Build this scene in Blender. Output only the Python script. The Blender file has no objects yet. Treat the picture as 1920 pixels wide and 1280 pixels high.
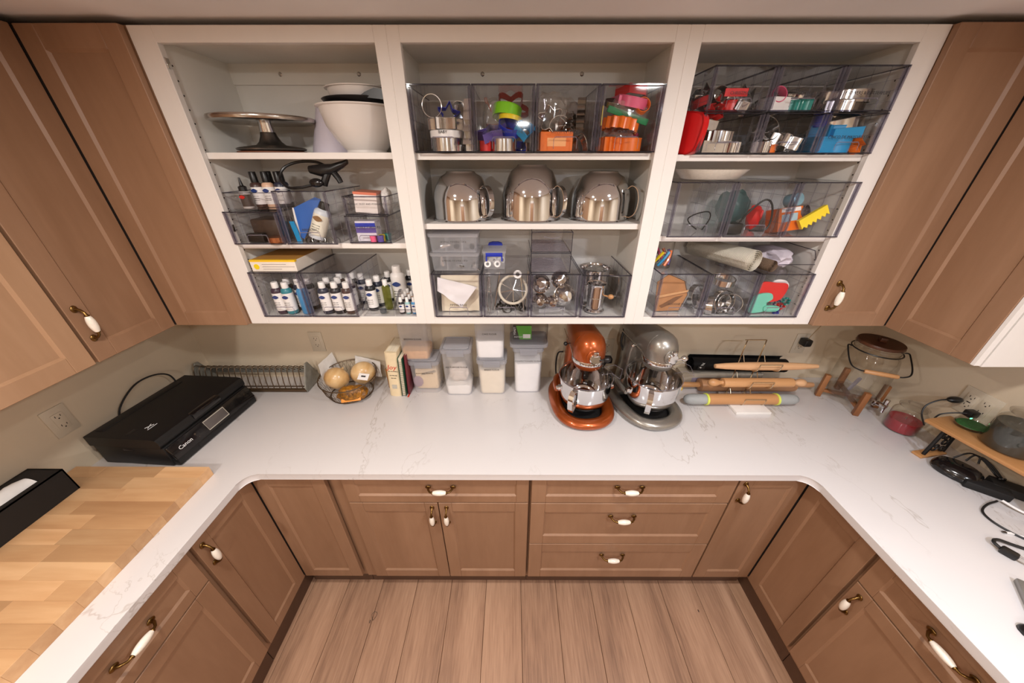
import bpy, bmesh, math, random
from mathutils import Vector as V, Matrix as MX, noise as NZ
random.seed(7)
S = bpy.context.scene
COL = S.collection
PI = math.pi
R = math.radians

# ---------------------------------------------------------------- camera
cd = bpy.data.cameras.new('camera'); cam = bpy.data.objects.new('camera', cd); COL.objects.link(cam)
cam.location = (0, -1.5037, 1.9689)
_y, _p = -.003, .5043
fw = V((math.sin(_y)*math.cos(_p), math.cos(_y)*math.cos(_p), -math.sin(_p)))
rt = V((math.cos(_y), -math.sin(_y), 0)); upv = rt.cross(fw)
cam.matrix_world = MX(((rt.x, upv.x, -fw.x, 0), (rt.y, upv.y, -fw.y, -1.5037), (rt.z, upv.z, -fw.z, 1.9689), (0, 0, 0, 1)))
cd.sensor_width = 36; cd.sensor_fit = 'HORIZONTAL'; cd.lens = 612.967*36/1920
cd.clip_start = .02; cd.clip_end = 50
S.camera = cam

# ---------------------------------------------------------------- view + world
S.view_settings.view_transform = 'Standard'; S.view_settings.look = 'None'
S.view_settings.gamma = 1; S.view_settings.use_curve_mapping = False
S.view_settings.exposure = 0.0
try:
    S.cycles.transparent_max_bounces = 40; S.cycles.max_bounces = 10; S.cycles.glossy_bounces = 5
    S.cycles.caustics_reflective = False; S.cycles.caustics_refractive = False
except Exception: pass
wd = bpy.data.worlds.new('room_ambient'); S.world = wd; wd.use_nodes = True
wd.node_tree.nodes['Background'].inputs[0].default_value = (1, .93, .86, 1)
wd.node_tree.nodes['Background'].inputs[1].default_value = .05
ZC = 2.312      # ceiling
# recessed ceiling lamps and added fill lamps: x, y, watts, colour
LAMPS = [(-.58, -1.16, 11.5, (1, .94, .87), 180), (.68, -1.16, 13, (1, .97, .94), 180),
         (1.15, -2.0, 19, (.78, .86, 1.0), 180), (-1.0, -2.3, 20, (1, .96, .92), 180), (0.1, -3.1, 24, (1, .96, .92), 180)]  # unseen, behind the camera: one added for cool tint, two added for fill

# ---------------------------------------------------------------- helpers
def c(r, g, b):
    f = lambda v: (v/255/12.92) if v/255 <= .04045 else ((v/255+.055)/1.055)**2.4
    return (f(r), f(g), f(b), 1)

class NT:
    def __init__(s, name):
        s.m = bpy.data.materials.new(name); s.m.use_nodes = True; s.t = s.m.node_tree
        s.t.nodes.clear(); s.out = s.n('ShaderNodeOutputMaterial')
    def n(s, typ, **k):
        d = s.t.nodes.new(typ)
        for a, v in k.items():
            if a.startswith('i_'):
                d.inputs[a[2:].replace('_', ' ')].default_value = v
            else: setattr(d, a, v)
        return d
    def l(s, a, b): s.t.links.new(a, b)
    def surf(s, sh): s.l(sh, s.out.inputs['Surface']); return s.m

def ramp(t, stops):
    r = t.n('ShaderNodeValToRGB'); e = r.color_ramp.elements
    e[0].position, e[0].color = stops[0]; e[1].position, e[1].color = stops[-1]
    for p, col in stops[1:-1]:
        x = e.new(p); x.color = col
    return r

def mul(col, k): return (col[0]*k, col[1]*k, col[2]*k, 1)

def mat(name, col, rough=.5, metal=0., var=.06, vs=30., bump=0., bs=200., coat=0., spec=.5, stretch=(1, 1, 1)):
    t = NT(name); tc = t.n('ShaderNodeTexCoord'); mp = t.n('ShaderNodeMapping'); mp.inputs['Scale'].default_value = stretch
    t.l(tc.outputs['Object'], mp.inputs[0])
    nz = t.n('ShaderNodeTexNoise', i_Scale=vs, i_Detail=3.); t.l(mp.outputs[0], nz.inputs['Vector'])
    rp = ramp(t, [(.3, mul(col, 1-var)), (.7, mul(col, 1+var))]); t.l(nz.outputs['Fac'], rp.inputs[0])
    b = t.n('ShaderNodeBsdfPrincipled', i_Roughness=rough, i_Metallic=metal)
    b.inputs['Coat Weight'].default_value = coat; b.inputs['Specular IOR Level'].default_value = spec
    t.l(rp.outputs[0], b.inputs['Base Color'])
    if bump:
        n2 = t.n('ShaderNodeTexNoise', i_Scale=bs, i_Detail=2.); t.l(mp.outputs[0], n2.inputs['Vector'])
        bp = t.n('ShaderNodeBump', i_Strength=bump, i_Distance=.002); t.l(n2.outputs['Fac'], bp.inputs['Height'])
        t.l(bp.outputs[0], b.inputs['Normal'])
    return t.surf(b.outputs[0])

def wood(name, c1, c2, scale=6., stretch=(1, 1, 12), rough=.45, bump=.05, fine=90., rnd=0., c3=None, coat=0., fk=.35):
    t = NT(name); tc = t.n('ShaderNodeTexCoord'); mp = t.n('ShaderNodeMapping')
    oi = t.n('ShaderNodeObjectInfo'); ad = t.n('ShaderNodeVectorMath', operation='ADD')
    ml = t.n('ShaderNodeVectorMath', operation='SCALE'); ml.inputs['Scale'].default_value = 17.
    cx = t.n('ShaderNodeCombineXYZ')
    for i in range(3): t.l(oi.outputs['Random'], cx.inputs[i])
    t.l(cx.outputs[0], ml.inputs[0]); t.l(tc.outputs['Object'], ad.inputs[0]); t.l(ml.outputs[0], ad.inputs[1])
    mp.inputs['Scale'].default_value = tuple(1/s for s in stretch); t.l(ad.outputs[0], mp.inputs[0])
    nz = t.n('ShaderNodeTexNoise', i_Scale=scale, i_Detail=5., i_Distortion=1.2); t.l(mp.outputs[0], nz.inputs['Vector'])
    n2 = t.n('ShaderNodeTexNoise', i_Scale=fine, i_Detail=4.); t.l(mp.outputs[0], n2.inputs['Vector'])
    mx = t.n('ShaderNodeMath', operation='MULTIPLY_ADD'); mx.inputs[1].default_value = fk
    t.l(n2.outputs['Fac'], mx.inputs[0]); t.l(nz.outputs['Fac'], mx.inputs[2])
    k_ = (fk-.35)*.5; rp = ramp(t, [(.42+k_, c1), (.85+k_, c2)] if c3 is None else [(.4+k_, c1), (.66+k_, c3), (.88+k_, c2)]); t.l(mx.outputs[0], rp.inputs[0])
    b = t.n('ShaderNodeBsdfPrincipled', i_Roughness=rough); b.inputs['Coat Weight'].default_value = coat
    if rnd:
        hs = t.n('ShaderNodeHueSaturation'); mr = t.n('ShaderNodeMapRange'); mr.inputs['To Min'].default_value = 1-rnd; mr.inputs['To Max'].default_value = 1+rnd
        t.l(oi.outputs['Random'], mr.inputs['Value']); t.l(mr.outputs[0], hs.inputs['Value']); t.l(rp.outputs[0], hs.inputs['Color']); t.l(hs.outputs[0], b.inputs['Base Color'])
    else: t.l(rp.outputs[0], b.inputs['Base Color'])
    bp = t.n('ShaderNodeBump', i_Strength=bump, i_Distance=.002); t.l(n2.outputs['Fac'], bp.inputs['Height']); t.l(bp.outputs[0], b.inputs['Normal'])
    return t.surf(b.outputs[0])

def clear(name, tint, gloss=1., rough=.03, body=0., bcol=(1, 1, 1, 1), edge=None, ior=1.45):
    """thin clear plastic or glass: tinted transparency, fresnel gloss, optional milky body"""
    t = NT(name); tr = t.n('ShaderNodeBsdfTransparent'); tr.inputs[0].default_value = tint
    if edge is not None:
        lw = t.n('ShaderNodeLayerWeight', i_Blend=.35); rp = ramp(t, [(.25, tint), (.95, edge)])
        t.l(lw.outputs['Facing'], rp.inputs[0]); t.l(rp.outputs[0], tr.inputs[0])
    sh = tr.outputs[0]
    if body:
        nz = t.n('ShaderNodeTexNoise', i_Scale=12.); tc = t.n('ShaderNodeTexCoord'); t.l(tc.outputs['Object'], nz.inputs['Vector'])
        d = t.n('ShaderNodeMixShader'); d.inputs[0].default_value = .5
        for q, ty in ((1, 'ShaderNodeBsdfDiffuse'), (2, 'ShaderNodeBsdfTranslucent')):
            e_ = t.n(ty); e_.inputs[0].default_value = bcol; t.l(e_.outputs[0], d.inputs[q])
        m = t.n('ShaderNodeMixShader')
        mr = t.n('ShaderNodeMapRange'); mr.inputs['To Min'].default_value = body*.85; mr.inputs['To Max'].default_value = body*1.15
        t.l(nz.outputs['Fac'], mr.inputs['Value']); t.l(mr.outputs[0], m.inputs[0])
        t.l(sh, m.inputs[1]); t.l(d.outputs[0], m.inputs[2]); sh = m.outputs[0]
    g = t.n('ShaderNodeBsdfGlossy', i_Roughness=rough); f = t.n('ShaderNodeFresnel', i_IOR=ior)
    k = t.n('ShaderNodeMath', operation='MULTIPLY'); k.inputs[1].default_value = gloss; ge = t.n('ShaderNodeNewGeometry'); ff = t.n('ShaderNodeMath', operation='SUBTRACT'); ff.inputs[0].default_value = 1.; t.l(ge.outputs['Backfacing'], ff.inputs[1])
    fm = t.n('ShaderNodeMath', operation='MULTIPLY'); t.l(f.outputs[0], fm.inputs[0]); t.l(ff.outputs[0], fm.inputs[1]); t.l(fm.outputs[0], k.inputs[0])
    m2 = t.n('ShaderNodeMixShader'); t.l(k.outputs[0], m2.inputs[0]); t.l(sh, m2.inputs[1]); t.l(g.outputs[0], m2.inputs[2])
    return t.surf(m2.outputs[0])

class B:
    """collects shapes in one bmesh; o() links it as one object"""
    def __init__(s): s.b = bmesh.new()
    def add(s, vs, fs, M=None):
        vv = [s.b.verts.new((M @ V(v)) if M else v) for v in vs]
        for f in fs:
            try: s.b.faces.new([vv[i] for i in f])
            except ValueError: pass
        return vv
    def box(s, x0, y0, z0, x1, y1, z1, bev=0., M=None, seg=2):
        t = bmesh.new()
        bmesh.ops.create_cube(t, size=1)
        for v in t.verts: v.co = V(((x0+x1)/2+v.co.x*(x1-x0), (y0+y1)/2+v.co.y*(y1-y0), (z0+z1)/2+v.co.z*(z1-z0)))
        if bev: bmesh.ops.bevel(t, geom=t.edges[:], offset=bev, segments=seg, profile=.5, affect='EDGES')
        s.merge(t, M); return s
    def merge(s, t, M=None):
        t.verts.index_update()
        s.add([v.co.copy() for v in t.verts], [[v.index for v in f.verts] for f in t.faces], M); t.free()
    def lathe(s, prof, seg=24, at=(0, 0, 0), M=None, sx=1., sy=1., cap=True):
        at = V(at); n = len(prof); vs = []; fs = []
        for r, z in prof:
            for k in range(seg):
                a = 2*PI*k/seg; vs.append(at+V((r*math.cos(a)*sx, r*math.sin(a)*sy, z)))
        for i in range(n-1):
            for k in range(seg): fs.append((i*seg+k, i*seg+(k+1) % seg, (i+1)*seg+(k+1) % seg, (i+1)*seg+k))
        if cap:
            if prof[0][0] > 1e-5: fs.append(tuple(range(seg-1, -1, -1)))
            if prof[-1][0] > 1e-5: fs.append(tuple(range((n-1)*seg, n*seg)))
        s.add(vs, fs, M); return s
    def cyl(s, p0, p1, r0, r1=None, seg=12):
        p0, p1 = V(p0), V(p1); r1 = r0 if r1 is None else r1; d = p1-p0
        q = d.to_track_quat('Z', 'Y').to_matrix().to_4x4(); q.translation = p0
        return s.lathe([(r0, 0), (r1, d.length)], seg, M=q)
    def wire(s, pts, r, seg=7, k=6):
        P = [V(p) for p in pts]; P = [P[0]*2-P[1]]+P+[P[-1]*2-P[-2]]; out = []
        for i in range(1, len(P)-2):
            for j in range(k):
                t = j/k; out.append(.5*((2*P[i])+(-P[i-1]+P[i+1])*t+(2*P[i-1]-5*P[i]+4*P[i+1]-P[i+2])*t*t+(-P[i-1]+3*P[i]-3*P[i+1]+P[i+2])*t**3))
        out.append(P[-2]); m = len(out)
        if hasattr(r, '__len__'): r = [r[min(int(i/(m-1)*(len(r)-1)), len(r)-2)]*(1-(i/(m-1)*(len(r)-1)) % 1)+r[min(int(i/(m-1)*(len(r)-1))+1, len(r)-1)]*((i/(m-1)*(len(r)-1)) % 1) if i < m-1 else r[-1] for i in range(m)]
        return s.tube(out, r, seg)
    def tube(s, pts, r, seg=6, closed=False):
        pts = [V(p) for p in pts]; n = len(pts); vs = []; fs = []
        rr = r if hasattr(r, '__len__') else [r]*n; pu = None
        for i, p in enumerate(pts):
            a = pts[(i-1) % n] if (closed or i > 0) else p; b_ = pts[(i+1) % n] if (closed or i < n-1) else p
            t = (b_-a).normalized() if (b_-a).length > 1e-9 else V((0, 0, 1))
            if pu is None: u = t.orthogonal().normalized()
            else:
                u = pu-t*pu.dot(t); u = u.normalized() if u.length > 1e-6 else t.orthogonal().normalized()
            pu = u; w = t.cross(u)
            for k in range(seg):
                a_ = 2*PI*k/seg; vs.append(p+(u*math.cos(a_)+w*math.sin(a_))*rr[i])
        for i in range(n if closed else n-1):
            j = (i+1) % n
            for k in range(seg): fs.append((i*seg+k, i*seg+(k+1) % seg, j*seg+(k+1) % seg, j*seg+k))
        if not closed: fs += [tuple(range(seg-1, -1, -1)), tuple(range((n-1)*seg, n*seg))]
        s.add(vs, fs); return s
    def prism(s, poly, h0, h1, M=None):
        n = len(poly); vs = [V((p[0], p[1], h0)) for p in poly]+[V((p[0], p[1], h1)) for p in poly]
        fs = [tuple(range(n-1, -1, -1)), tuple(range(n, 2*n))]+[(i, (i+1) % n, n+(i+1) % n, n+i) for i in range(n)]
        s.add(vs, fs, M); return s
    def band(s, poly, h0, h1, th, M=None):
        """closed strip of metal or plastic following an outline (a cookie cutter)"""
        n = len(poly); P = [V((p[0], p[1], 0)) for p in poly]; inn = []
        for i in range(n):
            t = (P[(i+1) % n]-P[i-1]).normalized(); inn.append(P[i]+V((-t.y, t.x, 0))*th)
        vs = [p+V((0, 0, h0)) for p in P]+[p+V((0, 0, h1)) for p in P]+[p+V((0, 0, h0)) for p in inn]+[p+V((0, 0, h1)) for p in inn]
        fs = []
        for i in range(n):
            j = (i+1) % n; fs += [(i, j, n+j, n+i), (2*n+j, 2*n+i, 3*n+i, 3*n+j), (n+i, n+j, 3*n+j, 3*n+i), (j, i, 2*n+i, 2*n+j)]
        s.add(vs, fs, M); return s
    def ball(s, at, r, sx=1., sy=1., sz=1., u=16, v=10, M=None):
        t = bmesh.new(); bmesh.ops.create_uvsphere(t, u_segments=u, v_segments=v, radius=r)
        for q in t.verts: q.co = V((q.co.x*sx, q.co.y*sy, q.co.z*sz))+V(at)
        s.merge(t, M); return s
    def o(s, name, m, parent=None, smooth=35, M=None):
        if M is not None: s.b.transform(M)
        bmesh.ops.recalc_face_normals(s.b, faces=s.b.faces[:])
        me = bpy.data.meshes.new(name); s.b.to_mesh(me); s.b.free(); me.materials.append(m)
        if smooth:
            me.polygons.foreach_set('use_smooth', [True]*len(me.polygons))
            try: me.set_sharp_from_angle(angle=R(smooth))
            except Exception: pass
        ob = bpy.data.objects.new(name, me); COL.objects.link(ob)
        if parent: ob.parent = parent
        return ob

def thing(name, label, cat, loc=(0, 0, 0), rz=0., group=None, rot=None):
    o = bpy.data.objects.new(name, None); COL.objects.link(o); o.empty_display_size = .03
    o.location = loc; o.rotation_euler = rot if rot else (0, 0, rz)
    return tag(o, label, cat, group)
def tag(o, label, cat, group=None):
    o['label'] = label; o['category'] = cat
    if group: o['group'] = group
    return o
def struct(o): o['kind'] = 'structure'; return o
def place(o, loc, rot=(0, 0, 0)): o.location = loc; o.rotation_euler = rot; return o
def dup(root, loc, rot=None, label=None, group=None):
    r = root.copy(); COL.objects.link(r); r.location = loc
    if rot is not None: r.rotation_euler = rot
    if label: r['label'] = label
    if group: r['group'] = group
    for ch in list(root.children):
        k = ch.copy(); COL.objects.link(k); k.parent = r
        for g in list(ch.children):
            d = g.copy(); COL.objects.link(d); d.parent = k
    return r
_txt = {}
def text(s, size, m, parent, M, name='lettering', ext=.0003, align='CENTER', shear=0.):
    cu = bpy.data.curves.new(name, 'FONT'); cu.body = s; cu.size = size; cu.extrude = ext; cu.align_x = align; cu.align_y = 'CENTER'; cu.resolution_u = 2; cu.shear = shear
    ob = bpy.data.objects.new(name, cu); me = bpy.data.meshes.new_from_object(ob); bpy.data.objects.remove(ob); bpy.data.curves.remove(cu)
    me.transform(M); me.materials.clear(); me.materials.append(m); o = bpy.data.objects.new(name, me); COL.objects.link(o); o.parent = parent
    return o
def T(x, y, z): return MX.Translation((x, y, z))
def RX(a): return MX.Rotation(R(a), 4, 'X')
def RY(a): return MX.Rotation(R(a), 4, 'Y')
def RZ(a): return MX.Rotation(R(a), 4, 'Z')
FRONT = RX(90)      # lays text on a plane facing -Y

# ---------------------------------------------------------------- materials
m_wall = mat('painted_wall', c(208, 191, 166), .85, var=.015, vs=8, bump=.06, bs=350)
m_ceil = mat('painted_ceiling', c(240, 236, 236), .9, var=.02, vs=6, bump=.05, bs=300)
m_white = mat('white_cabinet_paint', c(228, 222, 217), .5, var=.012, vs=20, stretch=(1, 1, .1))
m_brown = wood('stained_maple', c(138, 103, 77), c(154, 118, 91), 5, (1, 1, 7), .42, .02, 60, rnd=.03)
m_brown2 = wood('stained_maple_pale', c(158, 121, 90), c(172, 135, 104), 5, (1, 1, 7), .42, .02, 60)
m_dark = mat('dark_gap', c(38, 27, 22), .8)
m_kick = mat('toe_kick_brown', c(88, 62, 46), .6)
m_birch = mat('cabinet_interior', c(238, 234, 227), .6, var=.02, vs=10)
m_brass = mat('antique_brass', c(120, 92, 52), .3, 1., var=.2, vs=60)
m_porc = mat('white_porcelain', c(238, 228, 214), .15, var=.05, vs=120, coat=.3)
m_steel = mat('polished_steel', c(222, 222, 224), .06, 1., var=.03, vs=12)
m_steel2 = mat('tin_steel', c(222, 221, 220), .14, 1., var=.06, vs=40)
m_sdark = mat('dark_steel', c(120, 116, 112), .22, 1., var=.06, vs=40)
m_black = mat('black_plastic', c(20, 19, 20), .35, var=.1)
m_black2 = mat('black_matte', c(16, 15, 16), .65, var=.1)
m_ink = mat('dark_print', c(52, 48, 50), .6)
m_wprint = mat('white_print', c(235, 235, 235), .5)
m_plate = mat('ivory_outlet', c(202, 189, 168), .4, var=.02)
m_wplast = mat('white_plastic', c(236, 232, 230), .35, var=.02)
m_rubber = mat('black_cable', c(18, 17, 18), .5)
def metalline(name, col, rough=.3, metal=.55):
    return mat(name, col, rough, metal, var=.05, vs=300, coat=.6)
m_copper = metalline('copper_enamel', c(164, 76, 26))
m_silver = metalline('silver_enamel', c(150, 145, 138), .32, .7)
m_bin = clear('clear_acrylic', (.972, .97, .976, 1), 1.5, .03)
m_binf = clear('clear_drawer_front', (.99, .99, .99, 1), .7, .05)
m_edge = clear('acrylic_edge', (.42, .41, .47, 1), .9, .08, body=.12, bcol=c(120, 116, 128))
m_rib = clear('acrylic_rib', (.80, .79, .83, 1), .9, .08, body=.22, bcol=c(210, 205, 216))
m_post = clear('acrylic_post', (.68, .67, .72, 1), 1.3, .05, body=.16, bcol=c(150, 144, 162))
m_glass = clear('clear_glass', (.97, .965, .955, 1), 1.6, .02, edge=(.60, .57, .52, 1))
m_glassj = clear('jar_glass', (.965, .96, .95, 1), 1.7, .025, body=.02, bcol=c(240, 236, 228), edge=(.62, .59, .54, 1))
m_frost = clear('frosted_plastic', (.97, .97, .975, 1), .6, .2, body=.30, bcol=c(240, 240, 244))
m_lid = clear('grey_clear_lid', (.88, .88, .90, 1), .7, .15, body=.42, bcol=c(214, 214, 219))
m_bag = clear('plastic_bag', (.96, .955, .95, 1), 2.2, .10, body=.2, bcol=c(236, 230, 222))
m_smoke = clear('smoky_clear', (.86, .855, .85, 1), .9, .05, edge=(.5, .5, .5, 1))
def adopt(o, p):
    o.parent = p; o.matrix_parent_inverse = MX.LocRotScale(p.location, p.rotation_euler, None).inverted(); return o
def plastic(name, r, g, b, rough=.35): return mat(name, c(r, g, b), rough, var=.04, vs=25, coat=.15)
# ================================================================ ROOM
XL, XR, YF = -1.667, 1.85, -3.9
XA, XB, YW = XL+.006, XR-.006, -.006
def sbox(name, m, *a, parent=None):
    o = B().box(*a).o(name, m, parent, 0)
    if parent is None: struct(o)
    return o
floor = sbox('floor', m_dark, XL, YF, -.05, XR, 0, -.0085)
sbox('ceiling', m_ceil, XL, YF, ZC, XR, 0, ZC+.05)
sbox('wall_back', m_wall, XL-.1, 0, -.05, XR+.1, .1, ZC+.05)
sbox('wall_left', m_wall, XL-.1, YF, -.05, XL, 0, ZC+.05)
sbox('wall_right', m_wall, XR, YF, -.05, XR+.1, 0, ZC+.05)
wf = sbox('wall_front', m_wall, XL-.1, YF-.1, -.05, XR+.1, YF, ZC+.05)
d1 = struct(B().box(-.25, YF, 0, .6, YF+.035, 2.03, .003).o('door_1', m_brown2, None, 0))
struct(B().box(-.33, YF, 0, -.25, YF+.05, 2.1).box(.6, YF, 0, .68, YF+.05, 2.1).box(-.33, YF, 2.03, .68, YF+.05, 2.1).o('trim_1', m_white, None, 0))
for zz in (.15, 1.05):
    B().box(-.15, YF+.035, zz, .13, YF+.042, zz+.8, .004).box(.22, YF+.035, zz, .5, YF+.042, zz+.8, .004).o('door_panel', m_brown, d1, 0)
# floor planks
m_floor = wood('oak_plank', c(126, 94, 74), c(184, 146, 118), 6, (1, 16, 1), .45, .12, 150, rnd=.06, c3=c(164, 127, 101), fk=.52)
pl = B().box(-.0908, -1.56, -.008, .0908, 1.56, 0, .0012, seg=1).o('plank', m_floor, floor, 0)
PLANKS = []
k0 = -9; first = True
for k in range(-9, 10):
    x = .0442+.1833*(k+.5)
    o = pl if first else pl.copy()
    if not first: COL.objects.link(o)
    first = False
    o.location = (x, -2.1, 0)
m_knot = mat('plank_knot', c(70, 52, 40), .6)
kn = B().tube([(-.684+.011*math.cos(a)+.003*math.sin(2*a), -.746+.017*math.sin(a), .0002) for a in [i*PI/8 for i in range(16)]], .0012, 4, True).box(-.698, -.775, -.0002, -.694, -.762, .0006).o('knot', m_knot, floor, 0)
kn2 = B().ball((.93, -.72, 0), .004, .8, 1.6, .1).o('knot', m_knot, floor, 0)

# ================================================================ CABINET PARTS
def handle(parent, M, L=.1):
    for s in (-1, 1):
        b = B()
        b.ball((s*L/2, -.002, 0), .0095, 1.25, .45, 1., 12, 8)
        pts = [(s*(L/2), -.004, 0), (s*(L/2-.003), -.015, .001), (s*(L/2-.012), -.026, 0), (s*(L/2-.024), -.028, 0)]
        b.tube(pts, [.0052, .0042, .0036, .0046], 8)
        b.lathe([(.006, 0), (.0068, .002), (.006, .004)], 12, M=T(s*(L/2-.024), -.028, 0) @ RY(90*s))
        b.o('handle_arm', m_brass, parent, 50, M)
    n = 9; hl = L/2-.022
    B().lathe([(max(.0055, .0112*math.sqrt(max(0, 1-(.88*(2*i/(n-1)-1))**2))), -hl+2*hl*i/(n-1)) for i in range(n)], 14, M=M @ T(0, -.028, 0) @ RY(90)).o('grip', m_porc, parent, 50)
def front(parent, M, w, h, name='door', m=None, st=.055, hx=None, hz=None, vert=True):
    """shaker front: x 0..w, z 0..h, face at y=0, 20 mm thick, recessed panel"""
    m = m or m_brown; rl = min(st, h*.27); D = .007; sl = .006
    b = B()
    b.box(0, 0, 0, st, .02, h, .0015, seg=1).box(w-st, 0, 0, w, .02, h, .0015, seg=1)
    b.box(st, 0, 0, w-st, .02, rl, .0015, seg=1).box(st, 0, h-rl, w-st, .02, h, .0015, seg=1)
    x0, x1, z0, z1 = st-.0005, w-st+.0005, rl-.0005, h-rl+.0005
    o_ = [(x0, .0012, z0), (x1, .0012, z0), (x1, .0012, z1), (x0, .0012, z1)]
    i_ = [(x0+sl, D, z0+sl), (x1-sl, D, z0+sl), (x1-sl, D, z1-sl), (x0+sl, D, z1-sl)]
    b.add(o_+i_, [(0, 1, 5, 4), (1, 2, 6, 5), (2, 3, 7, 6), (3, 0, 4, 7)])
    d = b.o(name, m, parent, 0, M)
    B().box(x0, D, z0, x1, .016, z1).o(name.split('_')[0]+'_panel', m, d, 0, M)
    if hx is not None: handle(d, M @ T(hx, 0, hz) @ (RY(90) if vert else MX()))
    return d
def BF(x, y, z): return T(x, y, z)                       # facing -Y
def LF(x, y, z): return T(x, y, z) @ RZ(90)              # facing +X; local x runs towards +Y
def RF(x, y, z): return T(x, y, z) @ RZ(-90)             # facing -X; local x runs towards -Y
ZB, ZT, ZD = 1.389, 2.295, .135

# ---- base cabinets
cl = thing('corner_base_cabinet', 'brown corner base cabinet under the counter on the printer side', 'cabinet')
B().box(XA, -.605, .1, -.745, YW, .883).box(XA, -.908, .1, -1.068, -.605, .883).o('carcass', m_brown, cl, 0)
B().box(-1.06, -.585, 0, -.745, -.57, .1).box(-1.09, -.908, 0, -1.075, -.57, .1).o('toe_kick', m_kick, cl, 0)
front(cl, BF(-1.043, -.632, ZD), .288, .737)
front(cl, LF(-1.0466, -.8964, ZD), .262, .737, hx=.022, hz=.65)
B().box(-1.0655, -.628, ZD, -1.047, -.6055, .87).o('corner_gap', m_dark, cl, 0)
bc = thing('base_cabinet', 'brown base cabinet with one wide drawer over two doors', 'cabinet')
B().box(-.742, -.610, .1, .07, YW, .883).o('carcass', m_brown, bc, 0)
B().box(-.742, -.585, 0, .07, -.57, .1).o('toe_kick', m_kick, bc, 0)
front(bc, BF(-.686, -.632, .719), .751, .153, 'drawer_front', hx=.395, hz=.098, vert=False, st=.05)
front(bc, BF(-.686, -.632, ZD), .370, .578, hx=.345, hz=.5)
front(bc, BF(-.312, -.632, ZD), .377, .578, hx=.032, hz=.5)
db = thing('drawer_base_cabinet', 'brown base cabinet with a stack of three drawers', 'cabinet')
B().box(.072, -.610, .1, .903, YW, .883).o('carcass', m_brown, db, 0)
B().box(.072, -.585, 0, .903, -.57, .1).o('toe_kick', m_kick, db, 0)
for z0, z1, zh in ((.719, .872, .839), (.4235, .713, .65), (ZD, .4175, .353)):
    front(db, BF(.077, -.632, z0), .823, z1-z0, 'drawer_front', hx=.395, hz=zh-z0-.02, vert=False, st=.06)
cr = thing('corner_base_cabinet', 'brown corner base cabinet under the counter on the candle jar side', 'cabinet')
B().box(.904, -.605, .1, XB, YW, .883).box(1.203, -.908, .1, XB, -.605, .883).o('carcass', m_brown, cr, 0)
B().box(.904, -.585, 0, 1.2, -.57, .1).box(1.21, -.908, 0, 1.225, -.57, .1).o('toe_kick', m_kick, cr, 0)
front(cr, BF(.908, -.632, ZD), .271, .737, hx=.024, hz=.655)
front(cr, RF(1.1826, -.635, ZD), .266, .737)
B().box(1.183, -.628, ZD, 1.2, -.6055, .87).o('corner_gap', m_dark, cr, 0)
lb = thing('base_cabinet', 'brown base cabinet with a drawer over a door, below the butcher block', 'cabinet')
B().box(XA, -1.36, .1, -1.068, -.911, .883).o('carcass', m_brown, lb, 0)
B().box(-1.09, -1.36, 0, -1.075, -.911, .1).o('toe_kick', m_kick, lb, 0)
front(lb, LF(-1.0466, -1.322, .706), .405, .166, 'drawer_front', hx=.2025, hz=.10, vert=False, st=.05)
front(lb, LF(-1.0466, -1.322, ZD), .405, .565, hx=.03, hz=.47)
lb2 = thing('base_cabinet', 'plain brown base cabinet at the near end of the butcher block side', 'cabinet')
B().box(XA, -2.18, .1, -1.068, -1.362, .883).o('carcass', m_brown, lb2, 0)
B().box(-1.09, -2.18, 0, -1.075, -1.362, .1).o('toe_kick', m_kick, lb2, 0)
front(lb2, LF(-1.0466, -1.75, ZD), .385, .737)
front(lb2, LF(-1.0466, -2.14, ZD), .385, .737)
rb = thing('base_cabinet', 'brown base cabinet with a drawer over a door, below the black cables', 'cabinet')
B().box(1.203, -1.40, .1, XB, -.911, .883).o('carcass', m_brown, rb, 0)
B().box(1.21, -1.40, 0, 1.225, -.911, .1).o('toe_kick', m_kick, rb, 0)
front(rb, RF(1.1826, -.915, .712), .445, .160, 'drawer_front', hx=.2225, hz=.098, vert=False, st=.05)
front(rb, RF(1.1826, -.915, ZD), .445, .571, hx=.032, hz=.484)
rb2 = thing('base_cabinet', 'plain brown base cabinet at the near end of the cable side', 'cabinet')
B().box(1.203, -2.18, .1, XB, -1.402, .883).o('carcass', m_brown, rb2, 0)
B().box(1.21, -2.18, 0, 1.225, -1.402, .1).o('toe_kick', m_kick, rb2, 0)
front(rb2, RF(1.1826, -1.41, ZD), .38, .737)
front(rb2, RF(1.1826, -1.795, ZD), .38, .737)

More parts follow.
